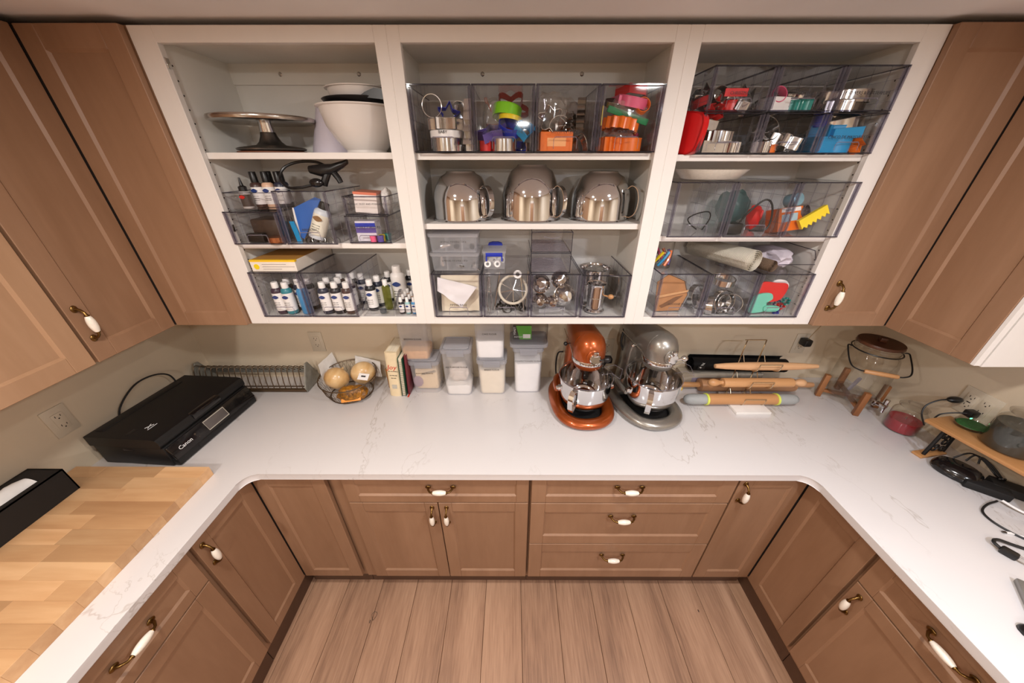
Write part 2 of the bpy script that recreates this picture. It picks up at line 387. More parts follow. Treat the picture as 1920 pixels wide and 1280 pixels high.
# ---- countertop
t = NT('white_quartz'); tc = t.n('ShaderNodeTexCoord')
def vein(scale, width, seed, msk, dist=2.):
    mp = t.n('ShaderNodeMapping'); mp.inputs['Location'].default_value = (seed, seed*.7, 0); mp.inputs['Rotation'].default_value = (0, 0, .6)
    mp.inputs['Scale'].default_value = (1, .55, 1)
    t.l(tc.outputs['Object'], mp.inputs[0])
    nz = t.n('ShaderNodeTexNoise', i_Scale=scale, i_Detail=6., i_Roughness=.62, i_Distortion=dist*.25); t.l(mp.outputs[0], nz.inputs['Vector'])
    a = t.n('ShaderNodeMath', operation='SUBTRACT'); a.inputs[1].default_value = .5; t.l(nz.outputs['Fac'], a.inputs[0])
    b = t.n('ShaderNodeMath', operation='ABSOLUTE'); t.l(a.outputs[0], b.inputs[0])
    mr = t.n('ShaderNodeMapRange'); mr.inputs['From Max'].default_value = width; mr.inputs['To Min'].default_value = 1; mr.inputs['To Max'].default_value = 0; t.l(b.outputs[0], mr.inputs['Value'])
    n2 = t.n('ShaderNodeTexNoise', i_Scale=2.4, i_Detail=2.); t.l(mp.outputs[0], n2.inputs['Vector'])
    m2 = t.n('ShaderNodeMapRange'); m2.inputs['From Min'].default_value = msk; m2.inputs['From Max'].default_value = msk+.12; t.l(n2.outputs['Fac'], m2.inputs['Value'])
    mm = t.n('ShaderNodeMath', operation='MULTIPLY'); t.l(mr.outputs[0], mm.inputs[0]); t.l(m2.outputs[0], mm.inputs[1]); return mm
v1, v2 = vein(1.5, .005, 3.1, .46), vein(2.6, .005, 9.4, .52)
sm = t.n('ShaderNodeMath', operation='MAXIMUM'); t.l(v1.outputs[0], sm.inputs[0]); t.l(v2.outputs[0], sm.inputs[1])
k9 = t.n('ShaderNodeMath', operation='MULTIPLY'); k9.inputs[1].default_value = .4; t.l(sm.outputs[0], k9.inputs[0])
mxr = t.n('ShaderNodeMixRGB'); mxr.inputs[1].default_value = c(216, 211, 210); mxr.inputs[2].default_value = c(150, 134, 120); t.l(k9.outputs[0], mxr.inputs[0])
pb = t.n('ShaderNodeBsdfPrincipled', i_Roughness=.16); pb.inputs['Specular IOR Level'].default_value = .4; t.l(mxr.outputs[0], pb.inputs['Base Color'])
m_quartz = t.surf(pb.outputs[0])
xi, xr_, yc, rr = -1.0314, 1.1504, -.6514, .05
poly = [(XL, 0), (XL, -2.2), (xi, -2.2)]
for i in range(9):
    a = PI - PI/2*i/8
    poly.append((xi+rr+rr*math.cos(a), yc-rr+rr*math.sin(a)))
for i in range(9):
    a = PI/2-PI/2*i/8
    poly.append((xr_-rr+rr*math.cos(a), yc-rr+rr*math.sin(a)))
poly += [(xr_, -2.2), (XR, -2.2), (XR, 0)]
b = B().prism(poly, .8834, .914)
eg = [e for e in b.b.edges if all(v.co.z > .9 for v in e.verts)]+[e for e in b.b.edges if all(v.co.z < .9 for v in e.verts)]
bmesh.ops.bevel(b.b, geom=eg, offset=.0025, segments=2, profile=.5, affect='EDGES')
ct = tag(b.o('countertop', m_quartz, None, 30), 'white quartz U-shaped countertop with faint grey veins', 'countertop')

# ---- white open wall cabinets
def open_cab(name, label, x0, x1, ox0, ox1, shelves, ix0, ix1):
    t = thing('open_wall_cabinet', label, 'cabinet', (0, 0, 0))
    yb = -.285
    B().box(x0, -.305, ZB, ox0, yb, ZT, .001, seg=1).o('stile', m_white, t, 0)
    B().box(ox1, -.305, ZB, x1, yb, ZT, .001, seg=1).o('stile', m_white, t, 0)
    B().box(ox0, -.305, ZB, ox1, yb, 1.42, .0008, seg=1).o('rail', m_white, t, 0)
    B().box(ox0, -.305, 2.258, ox1, yb, ZT, .0008, seg=1).o('rail', m_white, t, 0)
    B().box(x0+.001, yb, ZB, ix0, -.001, ZT).o('side_panel', m_birch, t, 0)
    B().box(ix1, yb, ZB, x1-.001, -.001, ZT).o('side_panel', m_birch, t, 0)
    B().box(ix0, yb, 1.402, ix1, -.001, 1.42).o('bottom_panel', m_birch, t, 0)
    B().box(ix0, yb, 2.27, ix1, -.001, 2.288).o('top_panel', m_birch, t, 0)
    B().box(ix0, -.013, 1.42, ix1, -.001, 2.27).o('back_panel', m_birch, t, 0)
    B().box(ix0, -.022, 2.21, ix1, -.013, 2.27).o('hanging_rail', m_birch, t, 0)
    for z in shelves: B().box(ix0+.001, -.283, z-.019, ix1-.001, -.014, z, .001, seg=1).o('shelf', m_white, t, 0)
    for s in (.28, .72):
        B().lathe([(.006, 0), (.007, .001), (.004, .003), (0, .003)], 10, M=T(ix0+(ix1-ix0)*s, -.022, 2.24) @ RX(90)).o('screw', m_steel2, t)
    return t
wl = open_cab('L', 'white open wall cabinet holding the cake turntable, left of the three', -1.0627, -.3506, -.995, -.387, (1.993, 1.705), -1.012, -.372)
wc = open_cab('C', 'white open wall cabinet holding the upturned steel bowls, middle of the three', -.3506, .4864, -.315, .449, (1.991, 1.773), -.335, .470)
wr = open_cab('R', 'white open wall cabinet holding the rolled mats, right of the three', .4864, 1.197, .524, 1.13, (1.987, 1.731), .505, 1.147)
for px in (-.9945, ):
    for z in (2.215, 1.76):
        B().box(px-.002, -.302, z-.012, px+.003, -.29, z+.012, .001).o('hinge_plate', m_steel2, wl)
# shelf pin holes
hb = B()
for i in range(22): hb.lathe([(.0025, 0), (.0025, .0006)], 6, M=T(-1.0118, -.262, 1.46+i*.036) @ RY(90))
hb.o('pin_hole', m_dark, wl, 0)
hb = B()
for i in range(22): hb.lathe([(.0025, 0), (.0025, .0006)], 6, M=T(1.1468, -.262, 1.46+i*.036) @ RY(-90))
hb.o('pin_hole', m_dark, wr, 0)

# ---- brown wall cabinets
cu = thing('corner_wall_cabinet', 'brown corner wall cabinet with two doors, left of the open white cabinets', 'cabinet')
B().box(XA, -.303, ZB, -1.0645, -.004, ZT).box(XA, -.604, ZB, -1.376, -.303, ZT).o('carcass', m_brown, cu, 0)
front(cu, BF(-1.351, -.325, ZB+.002), .284, .903)
front(cu, LF(-1.354, -.602, ZB+.002), .274, .903, hx=.024, hz=.128)
B().box(-1.3755, -.322, ZB+.003, -1.356, -.3035, ZT-.003).o('corner_gap', m_dark, cu, 0)
lu = thing('wall_cabinet', 'pale brown wall cabinet above the tissue box', 'cabinet')
B().box(XA, -1.45, ZB, -1.376, -.608, ZT).o('carcass', m_brown2, lu, 0)
front(lu, LF(-1.354, -1.024, ZB+.002), .413, .903, m=m_brown2)
front(lu, LF(-1.354, -1.445, ZB+.002), .413, .903, m=m_brown2)
ru = thing('corner_wall_cabinet', 'brown corner wall cabinet with two doors, above the glass drink dispenser', 'cabinet')
B().box(1.199, -.303, ZB, XB, -.004, ZT).box(1.506, -.600, ZB, XB, -.303, ZT).o('carcass', m_brown, ru, 0)
front(ru, BF(1.198, -.325, ZB+.002), .284, .903, hx=.022, hz=.128)
front(ru, RF(1.484, -.327, ZB+.002), .276, .903)
B().box(1.486, -.322, ZB+.003, 1.5055, -.3035, ZT-.003).o('corner_gap', m_dark, ru, 0)
B().box(1.486, -.614, ZB+.002, 1.506, -.604, ZT).o('edge_strip', m_white, ru, 0)
B().box(1.516, -.612, ZB-.004, XB, -.6005, ZT).o('end_panel', m_white, ru, 0)

# ---- recessed lamps, with unseen ones added for fill behind the viewer
m_emit = NT('lamp_lens'); e = m_emit.n('ShaderNodeEmission'); e.inputs[0].default_value = (1, .93, .84, 1); e.inputs[1].default_value = 25.; m_emit = m_emit.surf(e.outputs[0])
POS = ['above the mixers, on the printer side', 'above the mixers, on the dispenser side', 'added for cool tint behind the viewer on the cable side', 'added for fill behind the viewer on the butcher block side', 'added for fill by the far door']
for (x, y, w, col, spr), ps in zip(LAMPS, POS):
    t = thing('recessed_or_fill_light', 'round white recessed ceiling light '+ps, 'ceiling light', (x, y, ZC))
    B().lathe([(.062, -.001), (.085, -.001), (.083, -.007), (.066, -.008), (.062, -.002)], 32, cap=False).o('trim_ring', m_white, t)
    B().lathe([(.061, -.002), (0, -.0021)], 32).o('lens', m_emit, t)
    ld = bpy.data.lights.new('lamp', 'AREA'); ld.shape = 'DISK'; ld.size = .12; ld.energy = w; ld.color = col; ld.spread = R(spr)
    lo = bpy.data.objects.new('lamp', ld); COL.objects.link(lo); lo.parent = t; lo.location = (0, 0, -.012)

# ---- outlets
def outlet(name, label, M, gang=1, usb=False):
    t = thing('wall_outlet', label, 'outlet'); t.matrix_world = M
    w = .035 if gang == 1 else .058
    B().box(-w, -.005, -.0575, w, 0, .0575, .002).o('cover_plate', m_plate, t)
    for g in range(gang):
        x = 0 if gang == 1 else (g-.5)*.046
        r = B().box(x-.017, -.0075, -.0335, x+.017, -.005, .0335, .0008).o('receptacle', m_plate, t)
        s = B()
        for z in (-.019, .019):
            s.box(x-.0085, -.0078, z, x-.0065, -.0074, z+.008).box(x+.0065, -.0078, z, x+.0085, -.0074, z+.0065)
            s.lathe([(.0024, 0), (.0024, .0004)], 8, M=T(x, -.0074, z-.006) @ RX(90))
        if usb and g == 0: s.box(x-.006, -.0079, -.004, x+.006, -.0074, 0)
        s.o('slot', m_dark, r, 0)
    return t
outlet('a', 'ivory duplex wall outlet above the wire rack', T(-1.03, 0, 1.137))
outlet('b', 'ivory wall outlet with a black plug in it, above the rolling pins', T(1.507, 0, 1.13))
outlet('c', 'ivory duplex wall outlet above the butcher block, beside the printer', T(XL, -.597, 1.132) @ RZ(90))
outlet('d', 'ivory wall outlet behind the stand mixers', T(.497, 0, 1.10))
outlet('e', 'white double wall outlet behind the wooden riser', T(XR, -.482, 1.118) @ RZ(-90), 2, True)
# ================================================================ COUNTER THINGS
ZK = .9142
def loft(b, secs):
    n = len(secs[0]); vs = [p for s in secs for p in s]; fs = []
    for i in range(len(secs)-1):
        for k in range(n): fs.append((i*n+k, i*n+(k+1) % n, (i+1)*n+(k+1) % n, (i+1)*n+k))
    fs += [tuple(range(n-1, -1, -1)), tuple(range((len(secs)-1)*n, len(secs)*n))]
    b.add(vs, fs); return b
def ring(cx, cy, cz, rx, rz, ax='y', n=20, e=2.):
    out = []
    for k in range(n):
        a = 2*PI*k/n; ca, sa = math.cos(a), math.sin(a)
        u = rx*math.copysign(abs(ca)**(2/e), ca); w = rz*math.copysign(abs(sa)**(2/e), sa)
        out.append(V((cx+u, cy, cz+w)) if ax == 'y' else V((cx+u, cy+w, cz)))
    return out

# ---- butcher block with staves
bb = thing('butcher_block', 'thick maple butcher block board of glued staves on the counter', 'cutting board', (-1.655, -.652, ZK))
m_stave = wood('maple_stave', c(182, 136, 94), c(214, 174, 130), 6, (9, 1, 1), .45, .03, 60, rnd=.2, c3=c(200, 156, 112))
sv = None; rs = random.Random(4); y = 0.; row = 0
stave_meshes = []
while y > -1.0:
    sw = .048; x = 0.; first_len = rs.choice([.12, .2, .27])
    lens = [first_len]
    while sum(lens) < .505: lens.append(rs.choice([.17, .22, .3]))
    lens[-1] -= sum(lens)-.505
    if lens[-1] < .05: lens[-2] += lens[-1]; lens.pop()
    for L in lens:
        B().box(x+.0001, y-sw+.0001, 0, x+L-.0001, y-.0001, .041, .0004, seg=1).o('stave', m_stave, bb, 0)
        x += L
    y -= sw; row += 1
# ---- tissue box
tb = thing('tissue_box', 'black rectangular tissue box on the butcher block', 'tissue box', (-1.593, -.87, ZK+.0415))
b = B(); w_, d_, h_ = .06, .127, .096
b.box(-w_, -d_, 0, w_, -d_+.004, h_).box(-w_, d_-.004, 0, w_, d_, h_).box(-w_, -d_, 0, -w_+.004, d_, h_).box(w_-.004, -d_, 0, w_, d_, h_)
b.box(-w_, -d_, h_-.004, -.03, d_, h_).box(.038, -d_, h_-.004, w_, d_, h_).box(-.03, d_-.045, h_-.004, .038, d_, h_).box(-.03, -d_, h_-.004, .038, -d_+.04, h_)
b.o('box', m_black2, tb, 0)
m_tissue = mat('white_tissue', c(236, 234, 232), .9, bump=.4, bs=60)
g = []; fs = []
for i in range(9):
    for j in range(9):
        u, v = i/8, j/8; g.append((-.03+.066*u, -.085+.165*v, h_-.012+.03*math.sin(PI*u)*(.4+.6*v)+.008*math.sin(9*v+4*u)))
for i in range(8):
    for j in range(8): k = i*9+j; fs.append((k, k+1, k+10, k+9))
b = B(); b.add(g, fs); b.o('tissue', m_tissue, tb, 60)

# ---- printer
pr = thing('inkjet_printer', 'black inkjet printer with a small tilted screen on the counter', 'printer', (-1.467, -.405, ZK), R(86.5))
w, d, h = .203, .16, .141
m_pr = mat('printer_black', c(14, 13, 14), .5, var=.1, vs=50, bump=.05, bs=900)
m_prg = mat('printer_gloss', c(16, 15, 17), .16, var=.05, coat=.3)
B().box(-w, -d+.012, .004, w, d-.02, .095, .004).box(-w+.02, d-.03, .02, w-.02, d, .1, .006).o('body', m_pr, pr)
lidp = loft(B(), [[V((x, y, z)) for x, y in ((-w-.002, -d+s), (w+.002, -d+s), (w+.002, d-.012), (-w-.002, d-.012))] for s, z in ((.020, .096), (.014, .104), (.014, .124), (.022, .137), (.04, .1405))]).o('scanner_lid', m_pr, pr, 40)
B().box(-.06, -d+.010, .112, .075, -d+.04, .1395, .006).o('lid_grip', m_prg, lidp)
B().box(-w+.03, d-.055, .1385, w-.05, d-.02, .143, .003).box(-w+.02, -.02, .1395, -w+.05, .0, .1412, .0005).o('rear_tray_cover', m_pr, pr)
cp = B().box(-w+.004, -.006, 0, w-.004, .004, .062, .002).o('control_panel', m_prg, pr, M=T(0, -d-.010, .033) @ RX(-20))
PM = T(0, -d-.010, .033) @ RX(-20)
m_silverp = mat('silver_trim', c(206, 200, 188), .3, .3)
m_scr = mat('grey_screen', c(92, 86, 84), .2, var=.03)
B().box(-.046, -.0075, .014, .05, -.006, .052, .0005).o('screen', m_scr, cp, M=PM)
fb = B(); x0, x1, z0, z1 = -.048, .052, .012, .054
fb.tube([(x0, -.007, z0), (x1, -.007, z0), (x1, -.007, z1), (x0, -.007, z1)], .0021, 6, True); fb.o('screen_frame', m_silverp, cp, M=PM)
text('Canon', .021, m_wprint, cp, PM @ T(-.143, -.0064, .03) @ FRONT)
B().lathe([(.004, 0), (.004, .001)], 10, M=PM @ T(-.098, -.006, .037) @ RX(90)).lathe([(.002, 0), (.002, .001)], 8, M=PM @ T(-.092, -.006, .018) @ RX(90)).o('button', m_sdark, cp)
B().box(.158, -.0066, .034, .172, -.006, .044).box(.156, -.0066, .028, .174, -.006, .030).o('emblem', m_sdark, cp, 0, M=PM)
B().box(-w+.004, -d-.014, .004, w-.004, -d+.02, .034, .004).o('paper_tray', m_pr, pr)
B().box(-w+.09, -d-.016, .012, w-.05, -d+.0, .028, .001).o('paper_slot', m_black2, pr)
eb = B()
for s in (-1, 1): eb.box(-.014, -.0012, -.0004, .014, .0012, .0004, M=T(-.135, -.045, .1410) @ RZ(28*s))
eb.box(-.155, -.0605, .1406, -.118, -.0585, .1414).o('emblem', m_wprint, lidp, 0)
B().box(-w-.0022, -.02, .078, -w+.002, .02, .088, .002).o('side_catch', m_black, pr)
adopt(B().wire([(-1.655, -.47, .99), (-1.652, -.44, 1.06), (-1.645, -.36, 1.115), (-1.632, -.29, 1.12), (-1.617, -.24, 1.09), (-1.612, -.23, 1.02), (-1.63, -.22, .93)], .0035, 8).o('power_cord', m_rubber), pr)

# ---- wire plate rack
m_zinc = mat('aged_zinc', c(140, 137, 128), .5, .3, var=.15, vs=40)
m_wire = mat('dark_bronze_wire', c(92, 73, 54), .4, .6, var=.1)
pk = thing('plate_rack', 'dark wire plate rack with grey metal ends against the wall', 'rack', (-1.355, -.07, ZK))
tri = [(-.072, .004), (.055, .012), (.052, .03), (-.005, .140), (-.02, .142), (-.075, .03)]
for sx in (-.285, .285):
    b = B(); P = [V((sx-.004, y, z)) for y, z in tri]+[V((sx+.004, y, z)) for y, z in tri]; n = len(tri)
    b.add(P, [tuple(range(n)), tuple(range(2*n-1, n-1, -1))]+[(i, n+i, n+(i+1) % n, (i+1) % n) for i in range(n)]); e_ = b.o('end_plate', m_zinc, pk, 0)
    B().tube([(sx, y, z) for y, z in tri], .005, 6, True).o('end_rim', m_zinc, e_)
B().box(-.285, -.078, .006, .285, -.066, .020, .001).o('front_rail', m_wire, pk)
B().box(-.285, .036, .05, .285, .044, .075, .001).o('back_rail', m_zinc, pk)
B().tube([(-.285, -.062, .03), (.285, -.062, .03)], .003).o('bottom_rod', m_wire, pk)
wm = None
for i in range(19):
    x = -.268+i*.0298
    if wm is None:
        wm = B().wire([(0, -.072, .016), (0, -.068, .07), (0, -.058, .118), (0, -.048, .134), (0, -.036, .138), (0, -.024, .130), (0, .0, .108), (0, .04, .066)], .0022, 6).o('wire_loop', m_wire, pk)
        wm.location.x = x
    else:
        q = wm.copy(); COL.objects.link(q); q.location.x = x

# ---- wire basket with onions
bk = thing('wire_basket', 'round dark wire basket holding onions', 'basket', (-.835, -.140, ZK))
def ell(r, z, ph=0., n=28, ex=1.05): return [(r*ex*math.cos(2*PI*k/n+ph), r*math.sin(2*PI*k/n+ph), z) for k in range(n)]
B().tube([(x, y, z+.012*(y/.13)) for x, y, z in ell(.132, .108)], .0028, 6, True).o('rim', m_wire, bk)
B().tube(ell(.098, .004), .0028, 6, True).o('base_ring', m_wire, bk)
for a in range(4):
    th = a*PI/2+.95
    B().tube([(.132*1.05*math.cos(th), .132*math.sin(th), .108+.012*math.sin(th)), (.12*1.05*math.cos(th), .12*math.sin(th), .05), (.098*1.05*math.cos(th), .098*math.sin(th), .004)], .0022, 6).o('stave_wire', m_wire, bk)
nb = B()
for i in range(44):
    th = 2*PI*i/44; dth = .19
    for s in (-1, 1):
        nb.tube([((.132-.034*u)*1.05*math.cos(th+s*dth*u), (.132-.034*u)*math.sin(th+s*dth*u), .108-.104*u+.012*math.sin(th+s*dth*u)*(1-u)) for u in (0, .33, .66, 1)], .0007, 3)
o_ = nb.o('netting', m_wire, bk, 0); o_['kind'] = 'stuff'
m_onion = wood('onion_skin', c(176, 128, 78), c(226, 196, 150), 7, (1, 1, 6), .28, .05, 40, c3=c(206, 166, 112), coat=.2)
def onion(loc, r, rot, lab):
    t = thing('onion', lab, 'onion', loc, rot=rot)
    pf = [(.0, -.80), (.22, -.84), (.55, -.74), (.86, -.44), (1., -.05), (.94, .34), (.7, .66), (.42, .80), (.22, .86), (.12, .89)]
    B().lathe([(a*r, z*r) for a, z in pf], 28).o('bulb', m_onion, t)
    B().lathe([(.13*r, .88*r), (.10*r, .96*r), (.05*r, 1.02*r)], 10).o('neck', m_onion, t)
    B().lathe([(0, -.87*r), (.13*r, -.85*r), (.15*r, -.80*r)], 10).o('root', mat('onion_root', c(120, 86, 48), .9), t)
onion((-.893, -.145, 1.004), .061, (R(-50), R(30), 0), 'yellow onion at the near paper side of the wire basket')
onion((-.772, -.105, 1.012), .061, (R(95), R(20), R(15)), 'yellow onion tilted with its root end forward, beside the basket tag')
def crumple(name, m, loc, sx, sy, sz, amp, seed, parent=None, sub=3, rot=(0, 0, 0), fr=18.):
    t = bmesh.new(); bmesh.ops.create_icosphere(t, subdivisions=sub, radius=1)
    for v in t.verts:
        n = NZ.noise(v.co*2.2+V((seed, 0, 0)))+.5*NZ.noise(v.co*5+V((0, seed, 0)))
        q = v.co*(1+amp*n); v.co = V((math.copysign(abs(q.x)**.8, q.x)*sx, math.copysign(abs(q.y)**.8, q.y)*sy, math.copysign(abs(q.z)**.8, q.z)*sz))
    b = B(); b.merge(t); o = b.o(name, m, parent, 25); o.location = loc; o.rotation_euler = rot; return o
m_paper = mat('white_paper', c(228, 224, 220), .8, bump=.3, bs=50)
m_amber = mat('amber_chips', c(142, 92, 20), .35, var=.55, vs=55, bump=.6, bs=80)
sk = thing('snack_bag', 'amber snack bag with an orange strip at the front of the basket', 'bag', (-.795, -.215, .965))
crumple('bag', m_amber, (0, 0, 0), .07, .034, .038, .25, 3.3, sk, rot=(R(-25), 0, R(12)))
B().box(-.045, -.004, -.008, .045, .004, .010, .002).o('label_strip', plastic('orange_paper', 226, 146, 60), sk, M=T(.005, -.030, -.018) @ RZ(14) @ RX(-30))
def sheet(name, m, pts, nx, ny, th=.0008):
    """pts: 4 corners; a gently crumpled sheet of paper"""
    b = B(); g = []
    p = [V(q) for q in pts]; nn = (p[1]-p[0]).cross(p[3]-p[0]).normalized()
    for i in range(nx+1):
        for j in range(ny+1):
            u, v = i/nx, j/ny; q = (p[0]*(1-u)+p[1]*u)*(1-v)+(p[3]*(1-u)+p[2]*u)*v
            g.append(q+nn*.006*NZ.noise(q*38))
    n = len(g); vs = g+[q-nn*th for q in g]; fs = []
    for i in range(nx):
        for j in range(ny):
            k = i*(ny+1)+j; a = (k, k+1, k+ny+2, k+ny+1); fs.append(a); fs.append(tuple(n+z for z in reversed(a)))
    b.add(vs, fs); return b.o(name, m, None, 60)
tag(sheet('paper_liner', m_paper, [(-.955, -.165, .95), (-.935, -.02, .96), (-.955, -.02, 1.085), (-.975, -.13, 1.075)], 8, 8), 'crumpled white paper liner standing at the rack side of the basket', 'paper')
tag(sheet('paper_liner', m_paper, [(-.85, -.03, .96), (-.70, -.07, .96), (-.70, -.05, 1.045), (-.85, -.005, 1.055)], 8, 8), 'white paper liner behind the onions in the basket', 'paper')
tg = thing('paper_tag', 'small white printed tag lying on the onions', 'tag', (-.742, -.170, 1.032), rot=(R(35), 0, R(-10)))
B().box(-.028, -.017, -.0005, .028, .017, .0005, .0003).o('card', m_wplast, tg, 0)
B().box(-.012, -.002, .0005, .012, .006, .001).o('print', m_ink, tg, 0)

# ---- books
def book(lab, loc, rot, w, d, h, mc, spiral=False, pages=(232, 220, 196)):
    t = thing('book', lab, 'book', loc, rot=rot)
    mp = mat('book_pages', c(*pages), .8, var=.12, vs=400, stretch=(1, .02, .02))
    B().box(-w/2+.002, .003 if not spiral else .008, .003, w/2-.002, d-.003, h-.003).o('pages', mp, t, 0)
    b = B().box(-w/2, 0, 0, -w/2+.002, d, h, .0005).box(w/2-.002, 0, 0, w/2, d, h, .0005)
    if not spiral: b.lathe([(w/2, 0), (w/2, h)], 16, sy=.28, M=T(0, .002, 0))
    b.o('cover', mc, t)
    if spiral:
        for i in range(int(h/.011)):
            z = .01+i*.011
            if z < h-.006: B().tube([((w/2+.001)*math.cos(a), .004+.006*math.sin(a), z) for a in [k*PI/5 for k in range(10)]], .0011, 4, True).o('coil', m_wire, t)
    return t
m_cream = mat('cream_cloth', c(226, 206, 170), .7, var=.05)
jb = book('thick cream cookbook with red script lettering on its spine', (-.598, -.168, ZK), (0, R(3), 0), .056, .15, .258, m_cream)
m_red = plastic('red_print', 206, 62, 34)
text('Joy', .036, m_red, jb, T(-.002, -.0065, .175) @ FRONT, shear=.2)
text('OF COOKING', .0075, m_ink, jb, T(.002, -.0065, .152) @ FRONT); text('ROMBAUER', .007, m_ink, jb, T(.002, -.0065, .128) @ FRONT); text('BECKER', .007, m_ink, jb, T(.002, -.0065, .112) @ FRONT)
B().box(-.012, -.0065, .048, .012, -.006, .072).o('emblem', mat('pale_grey_print', c(186, 180, 168), .7), jb, 0)
gb = book('green spiral-bound notebook between the cream cookbook and the maroon one', (-.556, -.176, ZK), (0, R(3), 0), .022, .15, .225, plastic('green_cover', 30, 78, 56, .5), True)
mb = book('thin maroon book with a red ribbon tab, leaning on the container', (-.534, -.16, ZK), (0, R(3), 0), .010, .14, .235, plastic('maroon_cover', 104, 30, 40, .5), False, (190, 160, 140))
B().box(-.004, -.022, .0002, .004, .01, .0012).o('ribbon_tab', m_red, mb, 0)
book('old brown book lying behind the cream cookbook', (-.645, -.105, ZK), (0, 0, 0), .022, .10, .12, mat('brown_cloth', c(150, 106, 56), .7))

# ---- food containers
def superbox(b, x0, y0, z0, x1, y1, z1, r=.018, taper=.0, n=5):
    """rounded-plan box, narrower at the foot"""
    secs = []
    for z, s in ((z0, .985-taper), (z0+.006, 1-taper), (z1, 1)):
        cx, cy, hx, hy = (x0+x1)/2, (y0+y1)/2, (x1-x0)/2*s, (y1-y0)/2*s; pts = []
        for q, (sx, sy) in enumerate(((1, 1), (-1, 1), (-1, -1), (1, -1))):
            for k in range(n):
                a = PI/2*q+PI/2*k/(n-1); pts.append(V((cx+sx*(hx-r)+r*math.cos(a), cy+sy*(hy-r)+r*math.sin(a), z)))
        secs.append(pts)
    return loft(b, secs)
def container(lab, x0, x1, yf, z0, h, fill, mfill, txt=None, lid=True, tz=.6, depth=.13, top=.006, latch=True):
    t = thing('food_container', lab, 'container', ((x0+x1)/2, yf+depth/2, z0)); hw, hd = (x1-x0)/2, depth/2
    superbox(B(), -hw+.006, -hd+.006, 0, hw-.006, hd-.006, h-.018, taper=.06).o('tub', m_frost, t, 40)
    if fill:
        b = B(); f = fill; superbox(b, -hw+.011, -hd+.011, .004, hw-.011, hd-.011, f, taper=.06)
        for v in b.b.verts:
            if v.co.z > f-.002: v.co.z += top*math.sin(v.co.x*60)+top*.6*math.sin(v.co.y*70+1)
        b.o('contents', mfill, t, 40)
    if lid:
        l = superbox(B(), -hw, -hd, h-.020, hw, hd, h).o('lid', m_lid, t, 40)
        superbox(B(), -hw+.012, -hd+.012, h-.001, hw-.012, hd-.012, h+.001).o('lid_inset', m_frost, l, 40)
        B().tube([(sx*(hw-.013), sy*(hd-.013), h+.0008) for sx, sy in ((1, 1), (-1, 1), (-1, -1), (1, -1))], .0016, 5, True).o('seal', mat('grey_seal', c(120, 122, 130), .5), l)
        if latch: B().box(-hw*.55, -hd-.004, h-.034, hw*.55, -hd+.004, h-.002, .002).o('latch', m_lid, l)
    if txt: text(txt, .0115, m_ink, t, T(0, -hd+.0045, h*tz) @ FRONT)
    return t
m_bsug = mat('brown_sugar', c(206, 158, 110), .9, var=.2, vs=90, bump=.6, bs=200)
m_flour = mat('white_flour', c(238, 232, 226), .95, var=.03, bump=.3, bs=80)
m_bread = mat('bread_flour', c(234, 220, 198), .95, var=.03, bump=.3, bs=80)
m_sugar = mat('white_sugar', c(244, 240, 238), .9, var=.02)
ca = container('food container of almond flour, wide grey lid, beside the books', -.520, -.366, -.154, ZK, .192, None, m_flour, 'ALMOND FLOUR', tz=.64)
ab = thing('flour_bag', 'creased printed flour bag inside the almond flour container', 'bag', (-.443, -.09, ZK+.008))
B().box(-.058, -.034, 0, .058, .046, .125, .012).o('pouch', mat('bag_cream', c(226, 198, 160), .6, var=.08, vs=14), ab)
B().ball((-.045, -.0352, .05), .026, 1, .08, 1.3).o('print', plastic('mauve_print', 148, 118, 132), ab)
text('ALMOND', .018, m_ink, ab, T(.015, -.0365, .105) @ RY(-14) @ FRONT)
container('food container of brown sugar stacked on the almond flour', -.550, -.398, -.154, ZK+.2, .235, .050, m_bsug, 'BROWN SUGAR', tz=.5)
container('tall food container of all purpose flour with a closed grey lid', -.350, -.200, -.175, ZK, .272, .062, m_flour, 'ALL PURPOSE FLOUR', tz=.64, depth=.14, top=.008)
fbag = thing('flour_bag', 'crumpled clear bag of flour inside the all purpose flour container', 'bag', (-.275, -.105, ZK+.11))
crumple('pouch', mat('floury_bag', c(214, 200, 188), .8, var=.06), (0, 0, 0), .048, .045, .052, .25, 8.1, fbag)
container('food container of bread flour under the white sugar', -.179, -.029, -.166, ZK, .207, .150, m_bread, 'BREAD FLOUR', tz=.74)
container('food container of white sugar stacked on the bread flour', -.187, -.033, -.163, ZK+.214, .235, .098, m_sugar, 'CAKE FLOUR', tz=.58)
container('tall food container of confectioners sugar beside the copper mixer', -.001, .151, -.152, ZK, .268, .178, m_sugar, 'CONFECTIONERS SUGAR', tz=.73)
ub = thing('clear_box', 'empty clear box upside down on the confectioners sugar container', 'box', (.077, -.085, ZK+.275))
superbox(B(), -.092, -.072, 0, .092, .072, .018, r=.02).o('rim', m_lid, ub, 40)
superbox(B(), -.088, -.068, .018, .088, .068, .17, r=.02).o('tub', m_smoke, ub, 40)
yp = thing('yeast_packet', 'green and black yeast packet standing in the upturned clear box', 'packet', (.045, -.10, ZK+.275+.019), rot=(R(-12), 0, 0))
m_gprint = plastic('green_print', 78, 160, 40, .5)
B().box(-.045, -.006, 0, .045, .006, .068, .001).o('pack', plastic('black_pack', 34, 32, 30, .5), yp, 0)
B().prism([(-.012, .0), (.045, .0), (.045, .068), (-.03, .068)], 0, .0008, M=T(0, -.006, 0) @ FRONT).o('print', m_gprint, yp, 0)
B().box(.004, -.0078, .006, .040, -.0068, .026).o('print', m_wprint, yp, 0)
text('YEAST', .014, m_wprint, yp, T(-.036, -.0068, .042) @ FRONT @ RZ(90))
